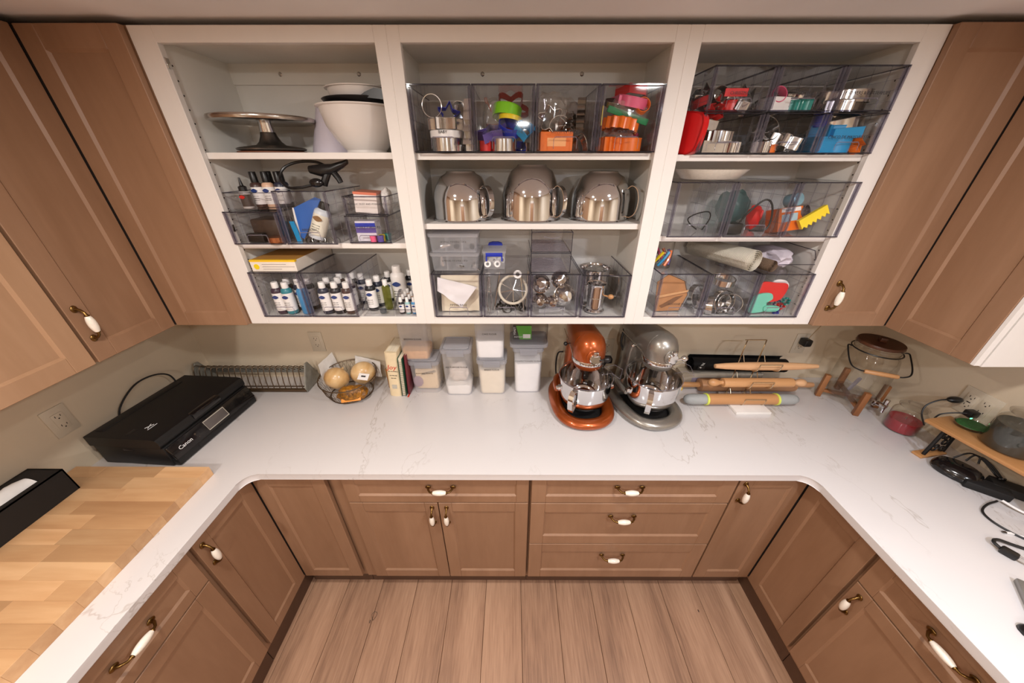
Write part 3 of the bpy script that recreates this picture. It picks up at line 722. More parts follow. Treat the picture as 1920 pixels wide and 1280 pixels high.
text('INSTANT', .010, m_wprint, yp, T(-.018, -.0075, .012) @ FRONT)

# ---- stand mixers
def mixer(lab, loc, rz, m, knob, black):
    t = thing('stand_mixer', lab, 'mixer', loc, rz)
    P = [(.075, .115), (.108, .06), (.12, -.02), (.118, -.10), (.10, -.165), (.06, -.205), (0, -.217)]
    P = P+[(-x, y) for x, y in reversed(P[:-1])]
    b = B().wire([(x, y, .024) for x, y in P], .030, 14, 4)
    for v in b.b.verts: v.co.z = .022+(v.co.z-.024)*.72
    b.box(-.10, .03, .002, .10, .13, .04, .012); b.o('base', m, t, 60)
    B().box(-.09, -.17, .003, .09, .05, .010).o('base_plate', m_black2, t, 0)
    loft(B(), [ring(0, .09, z, rx, ry, 'z', 24, 3.) for z, rx, ry in ((.02, .085, .05), (.06, .07, .048), (.15, .06, .045), (.24, .058, .048), (.30, .056, .055), (.335, .05, .055))]).o('column', m, t, 60)
    hd = loft(B(), [ring(0, y, zc, rx, rz_, 'y', 28, 2.3) for y, zc, rx, rz_ in ((.165, .345, .03, .03), (.155, .345, .048, .048), (.12, .345, .058, .06), (.04, .345, .066, .066), (-.05, .345, .070, .070), (-.085, .345, .070, .070))]).o('motor_head', m, t, 60)
    pf = [(0, .416), (.022, .413), (.042, .404), (.058, .388), (.067, .366), (.0705, .34), (.0705, .30), (.069, .285), (.066, .268), (.060, .258), (0, .257)]
    B().lathe([(r, z) for r, z in reversed(pf)], 32, at=(0, -.085, 0)).o('head_nose', m, t, 50)
    bd = B().lathe([(.0712, .284), (.0722, .286), (.0722, .302), (.0712, .304)], 32, at=(0, -.085, 0), cap=False).o('trim_band', m_steel2, t)
    word = 'KitchenAid'; wd_ = m_wprint if not black else m_ink
    for i, ch in enumerate(word):
        a = R(-42+i*9.3); text(ch, .0125, m_ink, bd, T(0, -.085, .293) @ MX.Rotation(a, 4, 'Z') @ T(0, -.0724, 0) @ FRONT)
    hb_ = B().lathe([(.030, 0), (.030, .006), (.026, .008)], 20, M=T(0, -.150, .335) @ RX(82)).o('hub', m, t)
    B().lathe([(.024, 0), (.024, .012), (.02, .016), (0, .016)], 18, M=T(.004, -.155, .330) @ RX(82)).box(-.006, -.172, .345, .014, -.156, .366, .002).o('hub_cap', m_steel, t)
    B().cyl((.02, -.168, .328), (.045, -.172, .332), .0045).ball((.052, -.173, .333), .0125, 1.25, 1, 1).o('hub_knob', knob, t)
    B().cyl((-.064, -.01, .325), (-.082, -.012, .325), .003).ball((-.088, -.012, .325), .0095).o('speed_lever', knob, t)
    B().tube([(-.067, .12, .335), (-.0695, .04, .33), (-.071, -.05, .322), (-.070, -.085, .304)], .0022, 5).tube([(.067, .12, .335), (.0695, .04, .33), (.071, -.05, .322), (.070, -.085, .304)], .0022, 5).o('trim_line', m_steel2, t)
    for s in (-1, 1):
        B().wire([(s*.055, .07, .10), (s*.105, .03, .115), (s*.128, -.04, .125), (s*.130, -.09, .128)], [.016, .014, .012, .011], 10).o('lift_arm', m, t, 60)
        B().lathe([(.009, 0), (.011, .004), (.009, .012), (0, .013)], 12, M=T(s*.122, -.09, .138) @ RY(90*s)).box(s*.118-.006, -.10, .125, s*.118+.006, -.08, .15, .002).o('bowl_pin', m_steel, t)
    B().cyl((0, -.085, .26), (0, -.085, .19), .012).cyl((.02, -.09, .26), (.02, -.09, .225), .006).o('drive_shaft', m_sdark, t)
    po = [(.045, .046), (.05, .042), (.075, .046), (.098, .065), (.112, .10), (.1175, .15), (.118, .19), (.121, .192), (.121, .196), (.1165, .195), (.115, .15), (.109, .102), (.095, .068), (.074, .050), (.0, .048)]
    bw = B().lathe(po, 48, at=(0, -.085, 0)).o('bowl', m_steel, t, 45)
    a = R(-128); H = V((math.cos(a), math.sin(a), 0)); Tn = V((-H.y, H.x, 0)); ctr = V((0, -.085, 0))
    hp = [ctr+H*r+V((0, 0, z)) for r, z in ((.117, .178), (.135, .184), (.152, .168), (.156, .135), (.150, .10), (.136, .078), (.112, .094))]
    b = B(); ww = .011
    for i in range(len(hp)-1):
        p, q = hp[i], hp[i+1]; b.add([p-Tn*ww, p+Tn*ww, q+Tn*ww, q-Tn*ww], [(0, 1, 2, 3)])
    bmesh.ops.remove_doubles(b.b, verts=b.b.verts[:], dist=1e-5)
    bmesh.ops.solidify(b.b, geom=b.b.faces[:], thickness=.0018); b.o('bowl_handle', m_steel, bw, 60)
    # clear pouring shield with a chute
    sh = B().lathe([(.122, .197), (.123, .204), (.085, .209), (.066, .209)], 40, at=(0, -.085, 0), cap=False).o('pouring_shield', m_glass, t, 40)
    th = R(-28); MM = T(0, -.085, 0) @ MX.Rotation(th, 4, 'Z')
    b = B()
    b.add([(.075, -.03, .209), (.075, .03, .209), (.150, .04, .245), (.150, -.04, .245)], [(0, 1, 2, 3)])
    b.add([(.075, -.03, .209), (.150, -.04, .245), (.115, -.036, .262), (.072, -.032, .24)], [(0, 1, 2, 3)])
    b.add([(.075, .03, .209), (.150, .04, .245), (.115, .036, .262), (.072, .032, .24)], [(0, 1, 2, 3)])
    bmesh.ops.solidify(b.b, geom=b.b.faces[:], thickness=.0015); b.o('pouring_chute', m_glass, sh, 0, MM)
    B().tube([MM @ V(p) for p in ((.072, -.032, .24), (.115, -.036, .262), (.150, -.04, .245), (.150, .04, .245), (.115, .036, .262), (.072, .032, .24))], .0013, 5).o('chute_edge', m_rib, sh)
    B().tube([(x*1., y-.085, .203) for x, y, _ in ell(.1225, 0, 0, 40, 1.)], .0016, 5, True).o('shield_edge', m_rib, sh)
    return t
mx1 = mixer('copper orange stand mixer with a steel bowl', (.328, -.183, ZK), R(4), m_copper, m_black, False)
mx2 = mixer('silver grey stand mixer with a steel bowl', (.625, -.185, ZK), R(14), m_silver, m_steel, True)
adopt(B().wire([(.255, -.07, 1.12), (.235, -.05, 1.10), (.228, -.045, 1.04), (.235, -.04, .96), (.26, -.03, .921), (.36, -.022, .921), (.47, -.02, .97), (.497, -.03, 1.03)], .004, 8).box(.48, -.045, 1.03, .525, -.006, 1.06, .004).o('power_cord', m_rubber), mx1)
adopt(B().wire([(.545, -.07, 1.25), (.535, -.09, 1.19), (.548, -.10, 1.15), (.575, -.105, 1.13)], .0055, 8).o('power_cord', m_rubber), mx2)

def spline(pts, k=5):
    P = [V(p) for p in pts]; P = [P[0]*2-P[1]]+P+[P[-1]*2-P[-2]]; out = []
    for i in range(1, len(P)-2):
        for j in range(k):
            t = j/k; out.append(.5*((2*P[i])+(-P[i-1]+P[i+1])*t+(2*P[i-1]-5*P[i]+4*P[i+1]-P[i+2])*t*t+(-P[i-1]+3*P[i]-3*P[i+1]+P[i+2])*t**3))
    return out+[P[-2]]
# ---- rolling pin rack and pins
rk = thing('rolling_pin_rack', 'chrome wire rolling pin rack on a white marble base', 'rack', (1.142, -.23, ZK))
m_marble = mat('white_marble', c(232, 228, 224), .25, var=.04, vs=14)
m_gold = mat('champagne_wire', c(196, 178, 150), .2, 1., var=.03)
B().box(-.083, -.080, 0, .083, .08, .014, .002).o('base', m_marble, rk)
for s in (-1, 1): B().tube([(s*.045-.01, .06, .012), (s*.045-.01, .06, .27), (s*.045-.004, .066, .30), (s*.045+.012, .085, .315)], .0026, 7).o('upright', m_gold, rk)
B().tube([(-.043, .085, .315), (.057, .085, .315)], .0026, 7).o('top_bar', m_gold, rk)
TIER = (.0, .10, .197)
for z in TIER:
    h_ = B()
    pts = []
    for s in (-1, 1):
        arm = [(s*.05+.005, .06, z+.05), (s*.05+.005, .035, z+.02), (s*.05+.01, 0, z+.009), (s*.05+.02, -.03, z+.02), (s*.05+.022, -.036, z+.055)]
        pts.append(arm)
    pts = [spline(a) for a in pts]; allp = pts[0]+list(reversed(pts[1])); h_.tube(allp, .0024, 7)
    h_.o('hook', m_gold, rk)
m_beech = wood('beech', c(190, 142, 102), c(208, 164, 122), 5, (10, 1, 1), .45, .02, 60)
m_beech2 = wood('warm_beech', c(180, 128, 82), c(200, 150, 102), 5, (10, 1, 1), .4, .02, 60)
def pin(lab, loc, prof, m, ends=None, rz=0., seg=20, pname='barrel'):
    t = thing('rolling_pin', lab, 'rolling pin', loc, rz)
    B().lathe([(r, x) for x, r in prof], seg, M=RY(90)).o(pname, m, t, 40)
    for nm, pf, mm in (ends or []): B().lathe([(r, x) for x, r in pf], seg, M=RY(90)).o(nm, mm, t, 40)
    return t
yk = -.23
pin('tapered plain beech rolling pin on the top hooks', (1.175, yk, ZK+.197+.026), [(-.24, .004), (-.238, .010), (-.19, .0145), (-.09, .019), (.05, .0195), (.15, .016), (.235, .0095), (.24, .004)], m_beech)
hpf = lambda s: [(s*.165, .012), (s*.172, .009), (s*.182, .0115), (s*.195, .017), (s*.21, .019), (s*.222, .016), (s*.231, .009), (s*.233, .001)]
pin('turned beech rolling pin with knob handles on the middle hooks', (1.165, yk, ZK+.10+.030), [(-.166, .013), (-.165, .0215), (-.16, .0225), (.16, .0225), (.165, .0215), (.166, .013)], m_beech2, [('handle', hpf(-1), m_beech2), ('handle', hpf(1), m_beech)])
m_gsil = plastic('grey_silicone', 158, 160, 160, .55); m_lime = plastic('lime_ring', 212, 222, 92, .5)
cap = lambda s: [(s*.175, .0255), (s*.23, .0265), (s*.255, .0245), (s*.270, .018), (s*.277, .008), (s*.278, .001)]
rg = lambda s: [(s*.165, .027), (s*.1655, .0295), (s*.1745, .0295), (s*.175, .027)]
pin('rolling pin with grey end caps and lime rings on the bottom hooks', (1.112, yk-.01, ZK+.038), [(-.166, .0265), (.166, .0265)], m_beech2, [('end_cap', cap(-1), m_gsil), ('end_cap', cap(1), m_gsil), ('ring', rg(-1), m_lime), ('ring', rg(1), m_lime)])
m_walnut = wood('dark_beech', c(168, 120, 82), c(194, 146, 106), 5, (10, 1, 1), .4, .02, 60)
hh = lambda s: [(s*.245, .012), (s*.25, .015), (s*.26, .0135), (s*.32, .0145), (s*.345, .0125), (s*.35, .004)]
pin('large rolling pin with slim handles lying on the counter behind the rack', (1.215, -.118, ZK+.0352), [(-.245, .022), (-.243, .033), (-.232, .035), (.232, .035), (.243, .033), (.245, .022)], m_walnut, [('handle', hh(-1), m_beech2), ('handle', hh(1), m_walnut)])
rl = thing('baking_mat_roll', 'black rolled baking mat lying on a cardboard box', 'baking mat', (1.175, -.058, ZK+.125), R(-2))
sp = [( (.012+.0026*a)*math.cos(a), (.012+.0026*a)*math.sin(a)) for a in [i*.42 for i in range(33)]]
b = B(); n = len(sp)
vs = [V((-.24, y, z)) for y, z in sp]+[V((.24, y, z)) for y, z in sp]; b.add(vs, [(i, i+1, n+i+1, n+i) for i in range(n-1)])
bmesh.ops.solidify(b.b, geom=b.b.faces[:], thickness=.003); b.o('roll', m_black2, rl, 40)
B().box(-.225, -.0485, -.008, -.19, -.0475, .014).o('print', m_black2, rl, 0)
text('ROLL', .014, m_wprint, rl, T(-.205, -.046, .015) @ RX(-15) @ FRONT @ RZ(60))
cbx = thing('cardboard_box', 'low cardboard box under the black rolled mat', 'box', (1.10, -.055, ZK))
B().box(-.205, -.022, 0, .22, .045, .072, .001).o('carton', mat('grey_board', c(176, 164, 148), .7, var=.04), cbx, 0)
B().box(-.15, -.0228, .01, .15, -.022, .05).o('print', mat('violet_print', c(150, 140, 158), .6), cbx, 0)
ylb = thing('packet', 'small white packet with a yellow edge beside the cardboard box', 'packet', (.868, -.11, ZK))
B().box(-.02, -.012, 0, .02, .012, .04, .002).o('pack', m_wplast, ylb, 0)
B().box(.014, -.0125, .001, .0205, .0125, .041).o('edge_stripe', plastic('yellow_print', 226, 184, 50), ylb, 0)
bp_ = thing('plug', 'black plug with a pale cord in the outlet above the rolling pins', 'plug', (1.507, -.008, 1.152))
B().box(-.019, -.042, -.018, .019, 0, .020, .007).o('body', m_black, bp_)
B().wire([(0, -.025, .02), (.008, -.03, .06), (.022, -.035, .11), (.03, -.03, .17), (.032, -.02, .236)], .0022, 6).o('cord', clear('clear_cord', (.85, .8, .72, 1), .8, .1, body=.3, bcol=c(200, 180, 150)), bp_)

# ---- drink dispenser
dd = thing('drink_dispenser', 'glass drink dispenser with a dark wooden lid and wire bail', 'dispenser', (1.668, -.205, ZK), R(-24))
gp = [(0, .046), (.07, .047), (.09, .052), (.098, .066), (.100, .10), (.099, .20), (.097, .24), (.092, .265), (.084, .282), (.079, .292), (.079, .318), (.083, .322), (.083, .327), (.079, .328)]
B().lathe(gp, 48, cap=False).o('jar', m_glassj, dd, 40)
B().lathe([(.02, .050), (.094, .051), (.096, .058), (.02, .060)], 40).o('thick_bottom', m_glass, dd, 40)
m_lidw = wood('dark_walnut', c(70, 38, 24), c(98, 56, 34), 8, (8, 1, 1), .4, .03)
ld_ = B().lathe([(.078, .326), (.081, .329), (.081, .338), (.079, .341), (0, .341)], 40).o('lid', m_lidw, dd)
B().box(-.013, -.013, .341, .013, .013, .362, .004).o('lid_knob', m_lidw, ld_)
B().tube([(.0865*math.cos(a), .0865*math.sin(a), .300) for a in [k*PI/16 for k in range(32)]], .0028, 6, True).o('collar', m_black, dd)
bl = []
for s in (-1, 1):
    bl.append([(s*.089, 0, .300), (s*.104, -.004, .304), (s*.108, -.018, .296), (s*.107, -.07, .262), (s*.098, -.098, .243), (s*.075, -.110, .235), (s*.058, -.112, .233)])
    B().wire(bl[-1], .0030, 7).o('bail_arm', m_black, dd)
B().lathe([(.007, -.058), (.0095, -.054), (.0105, 0), (.0095, .054), (.007, .058)], 14, M=T(0, -.112, .233) @ RY(90)).o('bail_grip', m_beech2, dd)
m_stand = wood('stand_wood', c(124, 76, 42), c(152, 100, 60), 6, (1, 1, 8), .4, .03)
for i, (sx, sy) in enumerate(((1, 0), (-1, 0), (0, 1), (0, -1))):
    MM = MX.Rotation(R(0), 4, 'Z')
    B().box(sx*.112-.011, sy*.112-.011, 0, sx*.112+.011, sy*.112+.011, .128, .003).o('stand_leg', m_stand, dd)
B().box(-.101, -.009, .030, .101, .009, .045, .002).o('cross_bar', m_stand, dd); B().box(-.009, -.101, .0295, .009, .101, .0445, .002).o('cross_bar', m_stand, dd)
SM = MX.Rotation(R(38), 4, 'Z')
sg = B().lathe([(.020, 0), (.020, .005), (.012, .008), (.011, .030), (.013, .032), (.013, .04)], 16, M=SM @ T(0, -.097, .072) @ RX(90)).o('spigot', m_steel, dd)
B().cyl(SM @ V((0, -.130, .075)), SM @ V((0, -.133, .040)), .008, .006, 12).o('spout', m_steel, sg); B().box(-.007, -.138, .082, .007, -.122, .11, .003).o('spigot_lever', m_steel, sg, M=SM)
B().box(-.006, .02, .06, .006, .03, .14).o('inner_label', mat('grey_label', c(130, 122, 132), .5), dd, 0, M=RZ(30) @ RX(12))

# ---- candle jars
def candle(lab, loc, r, h, wax, wh, lidm, mg=None):
    t = thing('candle_jar', lab, 'candle', loc); mg = mg or m_glassj
    B().lathe([(0, .002), (r*.94, .002), (r, .008), (r, h*.62), (r*.96, h*.70), (r*.78, h*.78), (r*.74, h*.80), (r*.74, h*.86)], 40, cap=False).o('jar', mg, t, 40)
    B().lathe([(r*.94, .006), (r*.95, .01), (r*.95, wh), (r*.5, wh-.002), (0, wh-.001)], 36).o('wax', wax, t)
    l = B().lathe([(0, h*.84), (r*.6, h*.84), (r*.84, h*.86), (r*.86, h*.89), (r*.72, h*.92), (r*.40, h*.935), (r*.34, h*.955), (r*.48, h*.985), (r*.30, h), (0, h)], 36).o('lid', lidm, t, 40)
    B().cyl((0, 0, wh-.002), (0, 0, wh+.010), .0012, None, 6).o('wick', m_black2, t)
    return t
candle('glass candle jar with dark red wax on the counter', (1.738, -.398, ZK), .055, .142, plastic('red_wax', 140, 20, 36, .4), .058, m_glassj)
# riser
rs_ = thing('wooden_riser', 'small wooden shelf riser on black iron scroll legs', 'riser', (1.652, -.502, ZK), R(9))
m_rise = wood('oak_board', c(160, 108, 62), c(190, 140, 90), 6, (1, 10, 1), .4, .03)
m_iron = mat('black_iron', c(26, 24, 24), .5, .3, var=.2)
B().box(0, -.42, .138, .125, 0, .152, .003).o('board', m_rise, rs_)
for yy in (-.055, -.37):
    B().box(-.012, yy-.012, 0, .115, yy+.022, .010, .002).o('foot', m_rise, rs_)
    B().tube([(.012, yy, .010), (.022, yy, .138)], .0065, 8).o('leg', m_iron, rs_)
    B().tube([(.112, yy, .010), (.100, yy, .138)], .0045, 8).o('leg', m_iron, rs_)
    def spiral(cx, cz, r0, turns, s, ph): return [(cx+s*(r0*(1-.75*u))*math.cos(ph+turns*2*PI*u), yy, cz+(r0*(1-.75*u))*math.sin(ph+turns*2*PI*u)) for u in [k/22 for k in range(23)]]
    for cx, cz, r0, s, ph in ((.047, .045, .024, 1, 2.4), (.075, .07, .022, -1, 2.), (.05, .10, .021, 1, -1.), (.082, .112, .017, -1, -1.4), (.09, .032, .018, -1, 3.)):
        B().tube(spiral(cx, cz, r0, 1.15, s, ph), .0032, 6).o('scroll', m_iron, rs_)
m_grey = mat('grey_green_wax', c(40, 43, 38), .35, var=.08, vs=8)
candle('large candle jar with dark grey green wax on the riser', (1.772, -.655, ZK+.1525), .066, .165, m_grey, .100, m_glassj)
gd = thing('green_dish', 'shallow clear dish of green glitter on the riser', 'dish', (1.765, -.552, ZK+.1525))
B().lathe([(0, .002), (.026, .002), (.046, .012), (.050, .018), (.048, .018), (.044, .012), (.025, .005), (0, .004)], 32, sy=.85).o('dish', m_glass, gd)
B().lathe([(.024, .006), (.045, .0135), (.043, .0165), (.02, .018), (0, .0175)], 28, sy=.85).o('filling', mat('green_glitter', c(30, 84, 34), .5, var=.5, vs=160, bump=.8, bs=400), gd)
# plugs, adapters, cables on the right
a1 = thing('usb_adapter', 'black oval adapter plugged into the double outlet', 'adapter', (1.838, -.440, 1.112), R(0))
B().ball((-.025, 0, 0), .026, 1.15, .62, .5).o('body', m_black, a1); B().wire([(-.045, .005, -.003), (-.075, .01, -.012), (-.105, .012, -.04), (-.115, .0, -.075), (-.10, -.02, -.12)], .0028, 6).o('cord', m_rubber, a1)
a2 = thing('usb_adapter', 'small square black plug with a green light in the double outlet', 'adapter', (1.838, -.500, 1.092))
B().box(-.035, -.014, -.014, 0, .014, .012, .004).o('body', m_black, a2); B().wire([(-.035, 0, 0), (-.06, .015, -.01), (-.085, .03, -.03), (-.09, .035, -.055)], .0028, 6).o('cord', m_rubber, a2)
gl = NT('green_led'); e = gl.n('ShaderNodeEmission'); e.inputs[0].default_value = (.1, 1, .35, 1); e.inputs[1].default_value = 6.
B().box(-.03, -.0145, -.016, -.022, -.0135, -.012).o('led', gl.surf(e.outputs[0]), a2, 0)
hs = thing('electronic_device', 'glossy black rounded device under the riser', 'device', (1.705, -.64, ZK), R(28))
loft(B(), [ring(0, 0, z, rx, ry, 'z', 24, 2.6) for z, rx, ry in ((0, .05, .06), (.012, .056, .066), (.03, .05, .058), (.042, .032, .04))]).o('shell', m_prg, hs, 50)
B().wire([(-.046, -.03, .026), (-.02, -.048, .034), (.02, -.046, .036), (.045, -.028, .028)], .0016, 5).o('seam', m_sdark, hs)
for i in range(3):
    tag(B().wire([(1.72+.02*i, -.60-.02*i, .955+.006*i), (1.75+.01*i, -.61-.01*i, .99), (1.785, -.63-.015*i, .975), (1.80, -.67-.012*i, .945), (1.77+.01*i, -.70, .958)], .003, 6).o('cable', m_rubber), ('black cable looped over the device under the riser, uppermost strand', 'black cable looped over the device under the riser, middle strand', 'black cable looped over the device under the riser, lowest strand')[i], 'cable', 'cables under the riser')
ad = thing('power_adapter', 'flat black power brick on the counter beyond the device', 'adapter', (1.722, -.712, ZK), R(-38))
B().box(-.055, -.026, 0, .055, .026, .03, .004).o('body', m_black2, ad)
ad2 = thing('power_adapter', 'second black power brick lying against the wall under the riser', 'adapter', (1.793, -.712, ZK), R(-38))
B().box(-.04, -.03, 0, .045, .022, .032, .004).o('body', m_black2, ad2)
tag(B().wire([(1.70, -.765, .925), (1.655, -.775, .919), (1.61, -.80, .918), (1.60, -.84, .918), (1.625, -.89, .918), (1.68, -.93, .918)], .0032, 7).o('cable', m_rubber), 'black cable bowing out from the power brick over the counter', 'cable')
tag(B().wire([(1.715, -.765, .928), (1.73, -.80, .925), (1.77, -.84, .92), (1.82, -.87, .92)], .004, 7).o('cable', m_wplast), 'white cable beside the black power brick', 'cable')
ust = thing('usb_cable', 'white charging cable with a metal tip on the counter', 'cable', (1.60, -.872, ZK+.003), R(-12))
B().wire([(0, 0, 0), (.03, -.004, 0), (.08, -.012, 0), (.14, -.03, 0)], .0026, 6).box(-.004, -.004, -.002, .02, .003, .003, .001).o('cord', m_wplast, ust); B().box(-.014, -.0035, -.0015, -.004, .0025, .0025).o('tip', m_sdark, ust, 0)
pg = thing('power_plug', 'black three-pin plug with its bare pins on the counter', 'plug', (1.512, -.942, ZK+.011), R(-62))
B().box(-.02, -.011, -.011, .014, .011, .011, .005).o('body', m_black, pg)
B().box(.014, -.008, 0, .03, -.0065, .006).box(.014, .0065, 0, .03, .008, .006).cyl((.014, 0, -.005), (.032, 0, -.005), .0022, None, 8).o('pin', m_steel2, pg, 0)
B().wire([(-.02, 0, 0), (-.035, .01, .002), (-.03, .035, 0), (0, .06, -.005), (.06, .10, -.006), (.12, .13, -.006)], .0045, 7).o('cord', m_rubber, pg)
lp = thing('electronic_device', 'grey metal slab corner just in view on the near cable side of the counter', 'device', (1.47, -1.14, ZK), R(-40))
B().box(-.11, -.08, 0, .11, .08, .016, .003).o('case', mat('grey_alloy', c(150, 148, 146), .35, .6), lp)
ms = thing('electronic_device', 'black rounded device at the near cable edge of the frame', 'device', (1.335, -1.155, ZK), R(35))
B().ball((0, 0, .0), .03, 1., 1.7, 1., 20, 14).o('shell', m_black, ms)
for v in ms.children[0].data.vertices: v.co.z = max(0, v.co.z)
# ================================================================ SHELF THINGS
def poly(fn, n=36, ccw=True): return [(fn(2*PI*k/n)*math.cos(2*PI*k/n), fn(2*PI*k/n)*math.sin(2*PI*k/n)) for k in range(n)]
SH = {
 'circle': poly(lambda a: 1., 28), 'flower': poly(lambda a: .82+.18*math.cos(6*a), 48), 'five': poly(lambda a: .78+.22*math.cos(5*a), 45),
 'scallop': poly(lambda a: .93+.07*math.cos(14*a), 70), 'star': [((1 if k % 2 == 0 else .5)*math.cos(k*PI/5+.3), (1 if k % 2 == 0 else .5)*math.sin(k*PI/5+.3)) for k in range(10)],
 'heart': [(.062*16*math.sin(a)**3, .06*(13*math.cos(a)-5*math.cos(2*a)-2*math.cos(3*a)-math.cos(4*a))) for a in [2*PI*k/32 for k in range(32)]][::-1],
 'leaf': poly(lambda a: .62+.2*math.cos(3*a)+.18*abs(math.sin(6.5*a)), 52), 'square': [(1, -.9), (1, .9), (-1, .9), (-1, -.9)],
 'tree': [(.12, -1), (.12, -.75), (.8, -.75), (.35, -.25), (.6, -.25), (.25, .2), (.42, .2), (0, 1), (-.42, .2), (-.25, .2), (-.6, -.25), (-.35, -.25), (-.8, -.75), (-.12, -.75), (-.12, -1)],
 'crown': [(-.9, -.6), (.9, -.6), (1, .5), (.5, 0), (0, .8), (-.5, 0), (-1, .5)], 'hex': poly(lambda a: 1., 6), 'oval': [(1.25*x, .7*y) for x, y in poly(lambda a: 1., 28)],
}
def cutter(shape, r, h, m, loc, rot, lab, grp=None, th=.0012, rim=True):
    P = [(x*r, y*r) for x, y in SH[shape]]
    b = B().band(P, 0, h, th)
    if rim: b.tube([(x, y, h) for x, y in P], .0012, 4, True)
    o = b.o('cookie_cutter', m, None, 30); o.location = loc; o.rotation_euler = tuple(R(a) for a in rot)
    return tag(o, lab, 'cookie cutter', grp)
ORN = plastic('orange_plastic', 226, 108, 22); BLU = plastic('cobalt_plastic', 26, 48, 168); LIM = plastic('lime_plastic', 124, 200, 20); CYA = plastic('cyan_plastic', 20, 140, 196)
REDP = plastic('red_plastic', 206, 24, 26); PNK = plastic('pink_plastic', 222, 92, 130); TEA = plastic('teal_plastic', 24, 128, 118); YEL = plastic('yellow_plastic', 236, 208, 30)
MRN = plastic('brick_plastic', 150, 50, 40); GRN = plastic('green_plastic', 30, 128, 78); MNT = plastic('mint_silicone', 112, 196, 172, .6); WHP = m_wplast; NVY = plastic('navy_print', 34, 58, 120); VIO = plastic('violet_plastic', 92, 74, 150)

YF_ = -.312
m_line = clear('acrylic_line', (.86, .85, .88, 1), 1., .06, body=.1, bcol=c(220, 216, 226))
def drawer(lab, x0, x1, z0, z1, txt=None, grip=True, top=True, ts=.0115, tz=.055, dep=.288, yf=YF_, frontp=True, name='storage_bin'):
    w = (x1-x0)/2-.0015; h = z1-z0; t = thing(name, lab, 'storage bin', ((x0+x1)/2, yf, z0), group='clear storage drawers')
    b = B().box(-w, 0, 0, w, dep, .002).box(-w, .001, .002, -w+.002, dep, h).box(w-.002, .001, .002, w, dep, h).box(-w+.002, dep-.002, .002, w-.002, dep, h)
    if top: b.box(-w+.002, .001, h-.002, w-.002, dep-.002, h)
    b.o('case', m_bin, t, 0)
    B().box(-w+.007, .004, .007, w-.007, .006, h-.006).o('drawer_front' if frontp else 'front_panel', m_binf, t, 0)
    B().box(-w, 0, h-.003, w, .003, h+.0008).o('top_edge', m_edge, t, 0)
    B().box(-w, 0, 0, w, .004, .004).o('bottom_edge', m_edge, t, 0)
    for s in (-1, 1):
        B().box(min(s*w, s*(w-.006)), 0, .004, max(s*w, s*(w-.006)), .004, h-.003).box(min(s*(w-.0065), s*(w-.008)), .002, .006, max(s*(w-.0065), s*(w-.008)), .0065, h-.005).o('front_post', m_post, t, 0)
        B().box(min(s*(w-.0105), s*(w-.0118)), .001, .006, max(s*(w-.0105), s*(w-.0118)), .006, h-.005).o('front_rib', m_rib, t, 0)
        rb_ = B(); x = s*(w-.001)
        for k in range(1, 5): rb_.box(x-.0013, dep*k/5-.0005, .003, x+.0013, dep*k/5+.0005, h-.003)
        for k in range(1, 4): rb_.box(x-.0013, .004, h*k/4-.0004, x+.0013, dep-.004, h*k/4+.0004)
        o = rb_.o('side_ribs', m_line, t, 0); o['kind'] = 'stuff'
        B().box(x-.0012, .003, h-.003, x+.0012, dep, h+.0004).o('side_edge', m_edge, t, 0)
    if grip and frontp:
        gh = min(.042, h*.3); B().tube([(-.036, -.001, .010), (-.036, -.001, gh-.006), (-.030, -.001, gh), (.030, -.001, gh), (.036, -.001, gh-.006), (.036, -.001, .010)], .0013, 5).o('grip', m_rib, t)
        B().box(-.034, .0005, gh-.002, .034, .0045, gh).o('grip_ledge', m_rib, t, 0)
    if txt: text(txt, ts, m_ink, t, T(0, .0034, tz) @ FRONT)
    return t
def binbag(lab, loc, sx, sy, sz, seed, m=None, rot=(0, 0, 0), amp=.35):
    o = crumple('plastic_bag', m or m_bag, loc, sx, sy, sz, amp, seed, None, 3, tuple(R(a) for a in rot)); return tag(o, lab, 'plastic bag')

# ---------------- centre cabinet, top shelf
CT, CB = 2.165, 1.9925
xs = (-.312, -.124, .066, .258, .447)
drawer('clear storage drawer of baby shower cutters, leftmost on the top middle shelf', xs[0], xs[1], CB, CT, 'BABY')
drawer('clear storage drawer with lime and cobalt cutters on the top middle shelf', xs[1], xs[2], CB, CT, 'HALLOWEEN/VALENTINE', ts=.0105)
drawer('clear storage drawer with a bagged set and an orange box on the top middle shelf', xs[2], xs[3], CB, CT, 'AUTUMN LEAVES')
drawer('clear storage drawer with a green zip bag, rightmost on the top middle shelf', xs[3], xs[4], CB, CT, 'CHRISTMAS')
f = CB+.0025; Y0 = -.255
cutter('circle', .050, .038, m_steel2, (-.215, Y0, f), (0, 0, 0), 'plain round tin cutter at the bottom of the baby drawer')
wt = thing('white_tin', 'white oval tin between the tin rings in the baby drawer', 'tin', (-.215, Y0, f+.0375))
B().lathe([(.050, 0), (.052, .002), (.052, .02), (.048, .022), (0, .022)], 28).o('body', m_wplast, wt)
cutter('flower', .057, .03, m_steel2, (-.215, Y0, f+.061), (0, 0, 10), 'fluted tin cutter ring on top of the white tin')
cutter('star', .036, .018, BLU, (-.205, -.25, f+.098), (70, 8, 10), 'cobalt blue star cutter standing in the baby drawer')
cutter('circle', .030, .004, m_steel2, (-.250, -.272, f+.122), (90, 0, 0), 'thin wire ring cutter standing upright in the baby drawer')
cutter('square', .030, .030, m_steel2, (-.190, -.2, f+.100), (0, 75, 20), 'small square tin cutter tipped up behind the blue star')
cutter('tree', .070, .026, m_steel2, (-.152, -.262, f+.072), (90, 0, 85), 'tall tin tree cutter standing at the drawer side')
